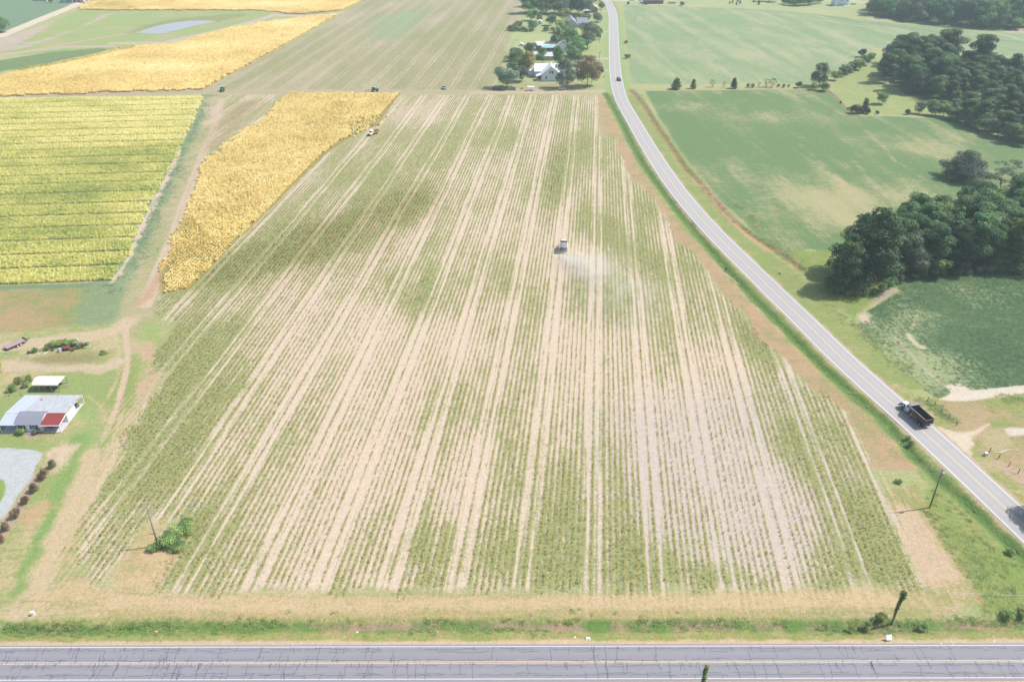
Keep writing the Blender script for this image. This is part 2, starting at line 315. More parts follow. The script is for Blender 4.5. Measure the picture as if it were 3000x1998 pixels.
    def patch(px, py, r, a): 
        g = G(px, py); return a*np.exp(-((Xf-g.x)**2+(Yf-g.y)**2)/r**2)
    va = va-patch(2560,590,22,.34)-patch(2380,600,16,.36)-patch(2700,560,18,.3)-patch(2550,450,18,.15)+patch(2200,420,40,.3)-patch(2450,640,14,.5)-patch(2700,440,18,.3)
    area(SOYA, .8, .8, a=(206,204,158), b=(136,168,114), v=np.clip(va, .05, 1), d=1, c='soybean_field')
    for q in ([(2450,520),(2500,580),(2540,610),(2580,640)], [(2500,470),(2560,540),(2620,600)], [(2340,420),(2420,490),(2500,560)], [(2390,570),(2440,620),(2470,645)], [(2510,365),(2580,420),(2620,470),(2700,520)]):
        line(q, .8, 1.0, 2.4, amt=.45, a=(226,206,176), v=.2, d=1)
    for q in ([(2000,300),(2190,500)], [(2060,290),(2300,500)], [(1960,420),(2150,590)]):
        line(q, .35, .3, .3, amt=.6, a=(150,170,120), v=.3, d=1)
    vb = np.clip(.6+st*.8+e2*.5, 0, 1)
    area(SOYB, 1.2, 1.5, a=(206,212,172), b=(168,194,148), v=vb, d=1, c='soybean_field')
    for q in ([(2220,50),(2290,90),(2330,120),(2380,185)], [(2050,120),(2080,180),(2100,225)], [(2440,195),(2500,155),(2556,135)]):
        line(q, 1.2, 1.5, 3, amt=.4, a=(220,204,184), v=.2, d=1)
    line([(2190,34),(2300,45),(2420,62),(2540,80),(2600,100)], 1.4, 1, 1, a=(214,204,160), v=.2, d=1)
    line([(2280,30),(2420,48),(2520,65),(2680,86),(2860,112),(3000,125)], 1.1, 1, .6, a=(140,160,130), b=(120,145,115), v=.5, d=1)
    vc = np.clip(.85+(fbm(Xf*.06, Yf*.06, 73)-.5)*.9, 0, 1)-patch(2640,1060,16,.8)-patch(2700,930,9,.5)-patch(2600,960,10,.35)
    area(SOYC, .5, .6, a=(184,200,152), b=(106,142,102), v=np.clip(vc, 0, 1), d=1, c='soybean_field')
    line([(2660,980),(2685,1008),(2700,1018)], .7, .5, .8, a=(240,224,206), v=0, d=1)
    line([(2600,960),(2680,1050),(2740,1110),(2800,1150)], .3, .3, .5, amt=.7, a=(226,210,186), v=.1, d=1)
    line([(2680,940),(2672,960),(2674,965)], .4, .3, .4, amt=.8, a=(226,200,170), v=.1, d=1)
    area([(2560,855),(2600,840),(2630,852),(2600,872),(2560,890),(2530,900)], 1, 1, a=(205,190,175), b=(150,180,110), v=.25)
    area([(2505,915),(2540,925),(2560,950),(2530,945)], 1, 1.5, a=(236,222,204), v=.05)
    # sand, driveway and scrub on the right
    area([(2720,1165),(2860,1170),(3000,1150),(3200,1130),(3200,1640),(3000,1480),(2900,1400),(2730,1240)], 1.5, 1.5, a=(214,190,154), b=(176,190,112), v=.5+e2*1.4+e1*.8, c='field_margin')
    area(WALL_PATH, .4, .8, a=(250,240,228), v=0, c='dirt_track')
    area([(2775,1130),(2810,1125),(2840,1140),(2830,1150),(2790,1150)], .4, 1, a=(248,238,224), v=.1)
    area([(2740,1248),(2800,1268),(2850,1262),(2895,1242),(2880,1262),(2840,1285),(2846,1300),(2840,1320),(2850,1350),(2900,1420),(2860,1380),(2790,1300)], .8, .9, a=(250,236,218), v=.02, c='driveway')
    area([(2945,1258),(3000,1250),(3100,1250),(3100,1275),(3000,1272),(2960,1276)], .6, 1, a=(246,238,228), v=.1)
    area([(2870,1260),(2930,1255),(2970,1300),(2930,1320),(2890,1310)], 1, 1, a=(222,204,168), b=(190,196,130), v=.35)
    area([(2910,1340),(3000,1385),(3000,1420),(2920,1370)], .8, 1, a=(228,200,180), b=(180,190,120), v=.3)
    # forest floor / grass pocket
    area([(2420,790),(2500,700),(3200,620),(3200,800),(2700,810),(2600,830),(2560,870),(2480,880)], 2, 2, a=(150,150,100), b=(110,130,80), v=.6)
    area([(2310,740),(2420,735),(2500,720),(2520,800),(2580,850),(2560,880),(2500,930),(2440,900),(2380,840),(2330,790)], 1.5, 2, a=(200,200,135), b=(160,185,100), v=.65+e1*.5, c='field_margin')
    area([(2435,240),(2470,215),(2560,170),(2700,150),(3250,180),(3250,500),(3000,425),(2900,385),(2790,345),(2620,338),(2500,330),(2450,285)], 1.5, 1.5, a=(205,210,150), b=(184,200,132), v=.6+e1*.6, c='field_margin')
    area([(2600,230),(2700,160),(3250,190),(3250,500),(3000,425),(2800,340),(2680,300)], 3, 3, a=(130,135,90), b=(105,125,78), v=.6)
    line([(2420,262),(2450,285),(2480,318),(2505,336)], .9, .6, .8, a=(150,125,110), v=.2)
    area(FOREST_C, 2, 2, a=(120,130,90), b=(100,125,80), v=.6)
    area([(2960,85),(3000,82),(3000,97),(2940,96)], 2, 2, a=(226,206,190), v=.1)
    # farm margins at the top
    area([(1800,-30),(2560,-30),(2540,40),(2400,44),(2250,28),(1990,18),(1825,14)], 2, 2, a=(218,218,170), b=(200,214,160), v=.6+e2*.5, c='lawn')
    line([(1792,3),(1850,4),(1890,2)], 2.4, 1, .3, a=(244,238,232), v=0, c='driveway')
    line([(2380,-2),(2440,1),(2500,4),(2548,12)], 2.4, 1, .3, a=(244,238,232), v=0, c='driveway')
    # verges of the curving road
    dr = ldist(ROADC, Xf, Yf)
    side = None
    vg = sstep(15, 12.5, dr+e1*4)*(Yf < 900)*(Yf > 96)
    lft = (Xf < np.interp(Yf, ROADC[::-1, 1] if ROADC[0, 1] > ROADC[-1, 1] else ROADC[:, 1], ROADC[::-1, 0] if ROADC[0, 1] > ROADC[-1, 1] else ROADC[:, 0]))
    near = (Yf < 490)
    mixin(vg*(~lft)*near*sstep(0, 1, 1.0*(cls != cid('driveway')))*(Yf > 175), a=(208,204,150), b=(172,190,114), v=.7+e1*.5, c='field_margin')
    mixin(sstep(9.5, 7, dr+e1*3)*(~lft)*near*(Yf < 178), a=(222,206,164), b=(176,192,110), v=.55+e1*.8, c=None)
    area([(2740,1248),(2800,1268),(2850,1262),(2895,1242),(2880,1262),(2840,1285),(2846,1300),(2840,1320),(2850,1350),(2900,1420),(2860,1380),(2790,1300)], .8, .9, a=(250,236,218), v=.02, c='driveway')
    mixin(sstep(13, 10, dr+e1*3)*lft*near*(Yf > 96), a=(212,198,148), b=(162,182,108), v=.72+e1*.6, c='field_margin')
    mixin(sstep(26, 15, dr+e1*5)*sstep(8, 11, dr)*lft*(Yf > 142)*(Yf < 488)*(cls != cid('tobacco_field')), a=(222,190,156), b=(188,186,130), v=.42+e1*.8, c='field_margin')
    mixin(sstep(9, 7, dr+e1*3)*(~near)*(cls != cid('driveway')), a=(214,214,160), b=(184,208,140), v=.7, c=None)
    area([(2740,1420),(2790,1470),(2900,1570),(3100,1740),(3100,1790),(2860,1800),(2880,1760),(2830,1690),(2760,1590),(2700,1480)], 1.5, 1.5, a=(206,202,134), b=(164,184,104), v=.7+e1*.6, c='field_margin')
    line([(2700,1470),(2740,1540),(2800,1640),(2850,1700),(2868,1760)], .4, .5, .5, amt=.6, a=(196,150,116), v=.15)
    # ditches, eroded banks
    line(None, 1.7, .8, .8, world=DITCH2, a=(170,180,120), b=(120,160,84), v=.8)
    line([(2112,790),(2135,806),(2160,826)], .5, .3, .3, a=(205,190,180), v=.1)
    line(None, 1.8, .8, .8, world=DITCH3, a=(196,160,124), b=(150,160,96), v=.45+e1)
    line([(2060,540),(2110,600),(2150,650),(2190,690),(2250,735)], 1.3, .8, 1, amt=.8, a=(222,190,160), v=.15)
    # verge of the highway
    dh = np.abs((Xf-HC0[0])*hn[0]+(Yf-HC0[1])*hn[1]); up = ((Xf-HC0[0])*hn[0]+(Yf-HC0[1])*hn[1]) > 0
    mixin(sstep(10.0, 8.8, dh+e1*1.5), a=(214,202,148), b=(168,186,108), v=.7+e1*.8, c='field_margin')
    line(None, 1.2, .5, .7, amt=1, world=DITCH1, a=(196,172,150), b=(132,170,90), v=.5+e1*1.3+.3*(Xf < -30))
    mixin(sstep(7.4, 6.2, dh+e1*1.2), a=(214,196,146), b=(178,190,110), v=.62+e1*.5)
    mixin(sstep(5.0, 4.3, dh+e1*.8), a=(238,216,188), v=.12+e1*.4, c='gravel_shoulder')
    mixin(sstep(4.95, 4.4, dr+e1*.8)*sstep(500, 300, Yf), a=(226,206,176), v=.15+e1*.5)
    z = ground_z(Xf, Yf)
    # per-face classes -> one object per kind of ground
    nr, nc = sh
    idx = np.arange(N).reshape(sh)
    quads = np.stack([idx[:-1, :-1], idx[:-1, 1:], idx[1:, 1:], idx[1:, :-1]], -1).reshape(-1, 4)
    fc = np.median(cls[quads], axis=1).astype(int)
    mat = ground_material()
    labels = {'ground': 'flat grassy farmland reaching to the horizon around the fields', 'tobacco_field': 'striped tobacco field of pale sand, weeds and wheel lanes, picked or standing',
              'soybean_field': 'green soybean fields with sandy bald streaks east of the road', 'field_margin': 'rough grass and tan dry margins round the fields and ditches',
              'dirt_track': 'sandy farm tracks between the fields', 'stubble_field': 'brown and green stubble patch south of the yellow-green tobacco block',
              'lawn': 'mown and worn lawns round the farm buildings and houses', 'gravel_lot': 'pale grey gravel parking lot in front of the farm shop',
              'driveway': 'pale gravel driveways joining the curving road', 'gravel_shoulder': 'sandy gravel shoulder along the cracked highway'}
    for ci, nm in enumerate(names):
        fq = quads[fc == ci]
        if not len(fq): continue
        u, inv = np.unique(fq, return_inverse=True); inv = inv.reshape(-1, 4)
        me = bpy.data.meshes.new(nm)
        me.vertices.add(len(u)); me.vertices.foreach_set('co', np.c_[Xf[u], Yf[u], z[u]].astype(np.float32).ravel())
        me.loops.add(inv.size); me.loops.foreach_set('vertex_index', inv.astype(np.int32).ravel())
        me.polygons.add(len(inv)); me.polygons.foreach_set('loop_start', np.arange(0, inv.size, 4, dtype=np.int32))
        me.polygons.foreach_set('loop_total', np.full(len(inv), 4, np.int32))
        me.update(calc_edges=True)
        me.polygons.foreach_set('use_smooth', np.ones(len(inv), bool))
        for an, arr in (('ca', A), ('cb', B)):
            at = me.attributes.new(an, 'FLOAT_VECTOR', 'POINT'); at.data.foreach_set('vector', arr[u].astype(np.float32).ravel())
        for an, arr in (('veg', V), ('rows', RW), ('lane', LN), ('diag', DR)):
            at = me.attributes.new(an, 'FLOAT', 'POINT'); at.data.foreach_set('value', arr[u].astype(np.float32))
        me.materials.append(mat)
        o = bpy.data.objects.new(nm, me); C.objects.link(o)
        o['kind'] = 'structure'; o['label'] = labels[nm]; o['category'] = nm.replace('_', ' ')

class NT:
    """small node helper"""
    def __init__(s, name):
        s.m = bpy.data.materials.new(name); s.m.use_nodes = True; s.t = s.m.node_tree; s.t.nodes.clear()
        s.out = s.t.nodes.new('ShaderNodeOutputMaterial')
    def n(s, k, **kw):
        n = s.t.nodes.new(k)
        for a, b in kw.items(): setattr(n, a, b)
        return n
    def l(s, a, b): s.t.links.new(a, b)
    def attr(s, name, out='Fac', typ='GEOMETRY'):
        n = s.n('ShaderNodeAttribute', attribute_name=name, attribute_type=typ); return n.outputs[out]
    def math(s, op, a, b=None, c=None, clamp=False):
        n = s.n('ShaderNodeMath', operation=op); n.use_clamp = clamp
        for i, v in enumerate((a, b, c)):
            if v is None: continue
            if isinstance(v, (int, float)): n.inputs[i].default_value = v
            else: s.l(v, n.inputs[i])
        return n.outputs[0]
    def noise(s, vec, scale, detail=3, rough=.6):
        n = s.n('ShaderNodeTexNoise'); n.inputs['Scale'].default_value = scale; n.inputs['Detail'].default_value = detail; n.inputs['Roughness'].default_value = rough
        if vec is not None: s.l(vec, n.inputs['Vector'])
        return n.outputs['Fac']
    def mapv(s, vec, scale=(1, 1, 1), rot=(0, 0, 0)):
        n = s.n('ShaderNodeMapping'); n.inputs['Scale'].default_value = scale; n.inputs['Rotation'].default_value = rot
        s.l(vec, n.inputs['Vector']); return n.outputs[0]
    def mix(s, f, a, b):
        n = s.n('ShaderNodeMix', data_type='RGBA')
        if isinstance(f, (int, float)): n.inputs[0].default_value = f
        else: s.l(f, n.inputs[0])
        for i, v in ((6, a), (7, b)):
            if isinstance(v, (tuple, list, np.ndarray)): n.inputs[i].default_value = (*[float(q) for q in v[:3]], 1)
            else: s.l(v, n.inputs[i])
        return n.outputs[2]
    def sstep(s, v, a, b):
        n = s.n('ShaderNodeMapRange', interpolation_type='SMOOTHSTEP'); n.inputs['From Min'].default_value = a; n.inputs['From Max'].default_value = b
        s.l(v, n.inputs['Value']); return n.outputs[0]
    def scalec(s, col, f):
        n = s.n('ShaderNodeVectorMath', operation='SCALE'); s.l(col, n.inputs[0]); s.l(f, n.inputs['Scale']); return n.outputs[0]
    def bsdf(s, col, rough=.9, metal=0, bump=None, bstr=.3, spec=.3):
        b = s.n('ShaderNodeBsdfPrincipled'); b.inputs['Roughness'].default_value = rough; b.inputs['Metallic'].default_value = metal
        b.inputs['Specular IOR Level'].default_value = spec
        if isinstance(col, (tuple, list, np.ndarray)): b.inputs['Base Color'].default_value = (*[float(q) for q in col[:3]], 1)
        else: s.l(col, b.inputs['Base Color'])
        if bump is not None:
            n = s.n('ShaderNodeBump'); n.inputs['Strength'].default_value = bstr; n.inputs['Distance'].default_value = .25
            s.l(bump, n.inputs['Height']); s.l(n.outputs[0], b.inputs['Normal'])
        s.l(b.outputs[0], s.out.inputs[0]); return b

def ground_material():
    N = NT('ground_cover')
    pos = N.n('ShaderNodeNewGeometry').outputs['Position']
    ca = N.attr('ca', 'Vector'); cb = N.attr('cb', 'Vector'); veg = N.attr('veg'); rows = N.attr('rows'); lane = N.attr('lane'); diag = N.attr('diag')
    # row coordinate
    rv = N.mapv(pos, rot=(0, 0, AZ))
    sx = N.n('ShaderNodeSeparateXYZ'); N.l(rv, sx.inputs[0])
    s = N.math('SUBTRACT', sx.outputs[0], LANE0)
    tt = sx.outputs[1]
    wob = N.math('ADD', N.math('MULTIPLY', N.math('SINE', N.math('ADD', N.math('MULTIPLY', tt, .035), N.math('MULTIPLY', sx.outputs[0], .21))), .3), N.math('MULTIPLY', N.math('SINE', N.math('MULTIPLY', tt, .13)), .12))
    ll = N.math('ABSOLUTE', N.math('WRAP', N.math('ADD', s, wob), LANE/2, -LANE/2))
    la = N.sstep(N.math('MULTIPLY', N.math('ABSOLUTE', N.math('SUBTRACT', ll, 1.3)), -1), -.56, -.2)
    lb = N.math('MULTIPLY', N.sstep(N.math('MULTIPLY', ll, -1), -2.4, -1.9), .15)
    lane = N.math('MULTIPLY', N.math('MAXIMUM', la, lb), lane)
    cosr = N.math('COSINE', N.math('MULTIPLY', s, 2*PI/ROW))
    n1 = N.noise(pos, 1.3, 4, .7)
    n2 = N.noise(pos, .28, 4, .65)
    rvs = N.mapv(rv, scale=(1, .12, 1)); n3 = N.noise(rvs, .8, 3, .6)     # streaks along the rows
    dv = N.mapv(N.mapv(pos, rot=(0, 0, R(-6))), scale=(1, .07, 1)); n4 = N.noise(dv, .8, 5, .75)
    def c0(x): return N.math('SUBTRACT', x, .5)
    v = N.math('ADD', veg, N.math('MULTIPLY', c0(n1), 1.15))
    v = N.math('ADD', v, N.math('MULTIPLY', c0(n2), .95))
    v = N.math('ADD', v, N.math('MULTIPLY', N.math('MULTIPLY', c0(n3), rows), .9))
    v = N.math('ADD', v, N.math('MULTIPLY', N.math('MULTIPLY', c0(n4), diag), .9))
    v = N.math('ADD', v, N.math('MULTIPLY', N.math('MULTIPLY', cosr, rows), .24))
    n5 = N.noise(N.mapv(rv, scale=(1, .45, 1)), 3.4, 4, .8)
    v = N.math('ADD', v, N.math('MULTIPLY', c0(n5), .85))
    n6 = N.noise(N.mapv(pos, scale=(.14, 1, 1)), .9, 4, .75)
    v = N.math('ADD', v, N.math('MULTIPLY', N.math('MULTIPLY', c0(n6), N.math('SUBTRACT', 1.0, rows)), .9))
    v = N.math('SUBTRACT', v, N.math('MULTIPLY', lane, .52))
    f = N.sstep(v, .2, .84)
    col = N.mix(f, ca, cb)
    k = N.math('ADD', N.math('ADD', N.math('MULTIPLY', N.noise(pos, 3.2, 5, .85), 1.7), -.12), N.math('MULTIPLY', N.noise(pos, .9, 3, .7), .5))
    k2 = N.math('ADD', N.math('MULTIPLY', n2, .2), .9)
    k3 = N.math('ADD', N.math('MULTIPLY', lane, .02), 1.0)
    col = N.scalec(col, N.math('MULTIPLY', N.math('MULTIPLY', k, k2), k3))
    h = N.math('ADD', n1, N.math('MULTIPLY', f, .5))
    N.bsdf(col, .95, 0, h, .45, .15)
    return N.m

build_ground()

# ================================================================== helpers for things
class MB:
    def __init__(s): s.v = []; s.f = []
    def add(s, vs_, fs):
        b = len(s.v); s.v += [tuple(q) for q in vs_]; s.f += [tuple(b+i for i in f) for f in fs]; return s
    def box(s, x0, x1, y0, y1, z0, z1, M=None):
        vv = [Vector((x, y, z)) for z in (z0, z1) for x, y in ((x0, y0), (x1, y0), (x1, y1), (x0, y1))]
        if M is not None: vv = [M @ q for q in vv]
        return s.add(vv, [(0, 3, 2, 1), (4, 5, 6, 7), (0, 1, 5, 4), (1, 2, 6, 5), (2, 3, 7, 6), (3, 0, 4, 7)])
    def frus(s, a, b, z0, z1):
        """two xy rectangles (x0,x1,y0,y1) at two heights"""
        vv = [(x, y, z) for (x0, x1, y0, y1), z in ((a, z0), (b, z1)) for x, y in ((x0, y0), (x1, y0), (x1, y1), (x0, y1))]
        return s.add(vv, [(0, 3, 2, 1), (4, 5, 6, 7), (0, 1, 5, 4), (1, 2, 6, 5), (2, 3, 7, 6), (3, 0, 4, 7)])
    def tube(s, p0, p1, r0, r1=None, n=8, cap=True):
        r1 = r0 if r1 is None else r1
        p0 = Vector(p0); p1 = Vector(p1); d = (p1-p0).normalized()
        u = d.orthogonal().normalized(); v = d.cross(u)
        vv = [p+(u*math.cos(2*PI*i/n)+v*math.sin(2*PI*i/n))*r for p, r in ((p0, r0), (p1, r1)) for i in range(n)]
        fs = [(i, (i+1) % n, n+(i+1) % n, n+i) for i in range(n)]
        if cap: fs += [tuple(range(n-1, -1, -1)), tuple(range(n, 2*n))]
        return s.add(vv, fs)
    def path(s, pts, r, n=6):
        for a, b in zip(pts[:-1], pts[1:]): s.tube(a, b, r, r, n)
        return s
    def prism(s, prof, x0, x1, axis='x'):
        """profile of (a,z) swept along an axis"""
        n = len(prof)
        P = (lambda t, a, z: (t, a, z)) if axis == 'x' else (lambda t, a, z: (a, t, z))
        vv = [P(t, a, z) for t in (x0, x1) for a, z in prof]
        return s.add(vv, [(i, (i+1) % n, n+(i+1) % n, n+i) for i in range(n)]+[tuple(range(n-1, -1, -1)), tuple(range(n, 2*n))])
    def slab(s, quad, th):
        """four corners with thickness downwards"""
        q = [Vector(p) for p in quad]; nrm = (q[1]-q[0]).cross(q[3]-q[0]).normalized()
        if nrm.z < 0: nrm = -nrm
        vv = q+[p-nrm*th for p in q]
        return s.add(vv, [(0, 1, 2, 3), (7, 6, 5, 4), (0, 4, 5, 1), (1, 5, 6, 2), (2, 6, 7, 3), (3, 7, 4, 0)])
    def build(s, name, mat, parent=None, smooth=False, bevel=0, **props):
        me = bpy.data.meshes.new(name); me.from_pydata(s.v, [], s.f)
        bm = bmesh.new(); bm.from_mesh(me); bmesh.ops.recalc_face_normals(bm, faces=bm.faces); bm.to_mesh(me); bm.free()
        if smooth: me.polygons.foreach_set('use_smooth', [True]*len(me.polygons))
        me.materials.append(mat)
        o = bpy.data.objects.new(name, me); C.objects.link(o)
        if parent is not None: o.parent = parent
        if bevel:
            m = o.modifiers.new('bevel', 'BEVEL'); m.width = bevel; m.segments = 2; m.limit_method = 'ANGLE'
        for k, v in props.items(): o[k] = v
        return o
def thing(name, label, cat, loc, rz=0, group=None):
    o = bpy.data.objects.new(name, None); C.objects.link(o); o.empty_display_size = .3
    o.location = loc; o.rotation_euler = (0, 0, rz); o['label'] = label; o['category'] = cat
    if group: o['group'] = group
    return o
def tag(o, label, cat, group=None, kind=None):
    o['label'] = label; o['category'] = cat
    if group: o['group'] = group
    if kind: o['kind'] = kind
    return o
def copy_tree(o, parent=None):
    c = o.copy(); C.objects.link(c); c.parent = parent
    for ch in o.children: copy_tree(ch, c)
    return c
_mats = {}
def M(name, col, rough=.6, metal=0, var=.12, scale=3, spec=.4, bump=0, srgb=True):
    if name in _mats: return _mats[name]
    N = NT(name); c = np.array(lin(col))*(.74 if sum(col) < 690 else .86) if srgb else np.array(col)
    pos = N.n('ShaderNodeTexCoord').outputs['Object']
    nz = N.noise(pos, scale, 4, .65)
    col_ = N.mix(nz, tuple(np.clip(c*(1-var), 0, 1)), tuple(np.clip(c*(1+var), 0, 1)))
    N.bsdf(col_, rough, metal, nz if bump else None, bump, spec)
    _mats[name] = N.m; return N.m

# ------------------------------------------------------------------ roads
def road_mat(name, base, dark, crack):
    N = NT(name); pos = N.n('ShaderNodeNewGeometry').outputs['Position']
    a = N.noise(pos, .25, 3, .6); b = N.noise(pos, 9, 3, .8); along = N.attr('along'); lat = N.attr('lat')
    # darker wheel paths / lighter edges
    wv = N.math('COSINE', N.math('MULTIPLY', lat, 2*PI/1.75))
    k = N.math('ADD', N.math('MULTIPLY', wv, .035), N.math('ADD', N.math('MULTIPLY', b, .35), .83))
    cx = N.n('ShaderNodeCombineXYZ'); N.l(N.math('MULTIPLY', along, .02), cx.inputs[0]); N.l(lat, cx.inputs[1])
    st = N.noise(cx.outputs[0], 1.2, 3, .6)
    col = N.mix(N.math('ADD', N.math('MULTIPLY', a, .5), N.math('MULTIPLY', st, .5)), dark, base)
    col = N.scalec(col, k)
    N.bsdf(col, .85, 0, b, .1, .3); return N.m
def strip(name, line, offs, z, mat, parent=None, broken=None):
    """a flat band along a line between two lateral offsets"""
    t = np.gradient(line, axis=0); t /= np.linalg.norm(t, axis=1)[:, None]; nrm = np.c_[-t[:, 1], t[:, 0]]
    cols = np.linspace(offs[0], offs[1], max(2, int(abs(offs[1]-offs[0])/.4)+2)) if offs[1]-offs[0] > 1 else np.array(offs)
    L = np.r_[0, np.cumsum(np.hypot(*np.diff(line, axis=0).T))]
    n = len(cols)
    V = np.concatenate([(line[:, None, :]+nrm[:, None, :]*cols[None, :, None]), np.full((len(line), n, 1), z)], 2).reshape(-1, 3)
    F = [(i*n+j, i*n+j+1, (i+1)*n+j+1, (i+1)*n+j) for i in range(len(line)-1) for j in range(n-1) if not (broken and broken(i))]
    me = bpy.data.meshes.new(name); me.from_pydata(V.tolist(), [], F); me.update()
    if me.polygons and me.polygons[0].normal.z < 0: me.flip_normals()
    at = me.attributes.new('along', 'FLOAT', 'POINT'); at.data.foreach_set('value', np.repeat(L, n).astype(np.float32))
    at = me.attributes.new('lat', 'FLOAT', 'POINT'); at.data.foreach_set('value', np.tile(cols, len(line)).astype(np.float32))
    me.materials.append(mat); o = bpy.data.objects.new(name, me); C.objects.link(o)
    if parent: o.parent = parent
    return o
def cracks(name, segs, z, wd, mat, parent):
    v = []; f = []
    for pts in segs:
        p = np.array(pts); t = np.gradient(p, axis=0); t /= np.linalg.norm(t, axis=1)[:, None]+1e-9
        n = np.c_[-t[:, 1], t[:, 0]]; wv = wd*(.6+.7*RNG.random(len(p)))[:, None]
        b = len(v); v += [(*q, z) for q in (p-n*wv/2)]+[(*q, z) for q in (p+n*wv/2)]
        m = len(p); f += [(b+i, b+i+1, b+m+i+1, b+m+i) for i in range(m-1)]
    me = bpy.data.meshes.new(name); me.from_pydata(v, [], f); me.update(); me.materials.append(mat)
    o = bpy.data.objects.new(name, me); C.objects.link(o); o.parent = parent; o['kind'] = 'stuff'; return o
white = M('road_paint_white', (222,220,216), .7, var=.06); yellow = M('road_paint_yellow', (220,198,162), .7, var=.1)
yellow2 = M('road_paint_faded', (214,196,160), .7, var=.15)
tar = M('crack_tar', (84,88,112), .6, var=.2)
m_hwy = road_mat('highway_asphalt', alb((182,181,190)), alb((164,163,174)), 1)
m_rd = road_mat('worn_asphalt', alb((216,213,212)), alb((202,199,200)), 0)
hw_line = resample(HWY, 500)
hwy = strip('highway', hw_line, (-HW/2-.55, HW/2+.45), .030, m_hwy)
tag(hwy, 'two-lane grey highway crossing the foreground, its asphalt covered in sealed cracks', 'road', kind='structure')
strip('edge_line', hw_line, (HW/2-.07, HW/2+.07), .036, white, hwy)
strip('edge_line', hw_line, (-HW/2-.07, -HW/2+.07), .036, white, hwy)
strip('centre_line', hw_line, (.08, .2), .036, yellow, hwy)
strip('centre_line', hw_line, (-.2, -.08), .036, yellow, hwy)
# sealed cracks
segs = []
def hp(a, l): return HC0+hdir*a+hn*l
a = -110.0
while a < 110:
    l0 = random.choice([HW/2, 0, 0, 0, -HW/2]); 
    ln_ = random.choice([.5, .8, 1.1, 1.6, 2.4, 3.3]); sgn = -1 if l0 > 0 else (1 if l0 < 0 else random.choice([-1, -1, 1]))
    p = []; x = a; l = l0
    for i in range(int(ln_/.18)+2):
        p.append(hp(x, l)); x += random.uniform(-.13, .13); l += sgn*.18
        l = max(-HW/2, min(HW/2, l))
    segs.append(p); a += random.expovariate(1/.85)*(.5 if x < -25 or 10 < x < 22 else 1)
for l0 in (2.75, 2.2, .55, -.75, -2.55, -2.2):
    a = -110.0
    while a < 110:
        L_ = random.uniform(1, 7); p = []; l = l0
        for i in range(int(L_/.3)+2):
            p.append(hp(a+i*.3, l)); l += random.uniform(-.1, .1)+(l0-l)*.15
        segs.append(p); a += L_+random.expovariate(1/(1.2 if abs(l0) > 2.3 or abs(l0) < 1 else 9))
cracks('crack_seal', segs, 0.040, .075, tar, hwy)
crv = strip('curving_road', ROADC, (-4.05, 4.05), .022, m_rd)
tag(crv, 'pale two-lane road curving from the houses to the lower right corner', 'road', kind='structure')
def half(i): return 3.1+(.25 if ROADC[i, 1] < 400 else 0)
strip('edge_line', ROADC, (3.42, 3.66), .027, white, crv); strip('edge_line', ROADC, (-3.66, -3.42), .027, white, crv)
strip('centre_line', ROADC, (.07, .2), .027, yellow2, crv); strip('centre_line', ROADC, (-.2, -.07), .027, yellow2, crv)
t_ = np.gradient(ROADC, axis=0); t_ /= np.linalg.norm(t_, axis=1)[:, None]; n_ = np.c_[-t_[:, 1], t_[:, 0]]
segs = []
for k in range(150):
    i = random.randrange(2, 150) if True else 0
    if ROADC[i, 1] > 330: continue
    l = random.choice([3.5, -3.5, random.uniform(-3, 3)]); sgn = -1 if l > 0 else 1; L_ = random.uniform(.5, 3.2)
    o_ = random.uniform(-1.5, 1.5); p = []
    for j in range(int(L_/.25)+2):
        p.append(ROADC[i]+n_[i]*l+t_[i]*o_); l += sgn*.25; o_ += random.uniform(-.14, .14)
    segs.append(p)
cracks('crack_seal', segs, .031, .08, M('crack_line', (150,150,160), .8), crv)

# ------------------------------------------------------------------ scattered plants
def leaf_mat(name, cols, trans=.25, tintattr=True, typ='INSTANCER', amp=.7):
    N = NT(name)
    t = N.attr('tint', 'Fac', typ) if tintattr else N.n('ShaderNodeObjectInfo').outputs['Random']
    r = N.n('ShaderNodeValToRGB'); N.l(t, r.inputs[0])
    cr = r.color_ramp
    for i, c in enumerate(cols):
        e = cr.elements[i] if i < 2 else cr.elements.new(1)
        e.position = i/(len(cols)-1); 
    for i, c in enumerate(cols):
        cr.elements[i].position = i/(len(cols)-1); cr.elements[i].color = (*[float(q) for q in c], 1)
    pos = N.n('ShaderNodeNewGeometry').outputs['Position']
    k = N.math('ADD', N.math('MULTIPLY', N.noise(pos, 1.7, 2, .6), amp), 1-amp/2)
    col = N.scalec(r.outputs[0], k)
    d = N.n('ShaderNodeBsdfPrincipled'); N.l(col, d.inputs['Base Color']); d.inputs['Roughness'].default_value = .6; d.inputs['Specular IOR Level'].default_value = .25
    tr = N.n('ShaderNodeBsdfTranslucent'); N.l(col, tr.inputs[0])
    mx = N.n('ShaderNodeMixShader'); mx.inputs[0].default_value = trans
    N.l(d.outputs[0], mx.inputs[1]); N.l(tr.outputs[0], mx.inputs[2]); N.l(mx.outputs[0], N.out.inputs[0])
    return N.m
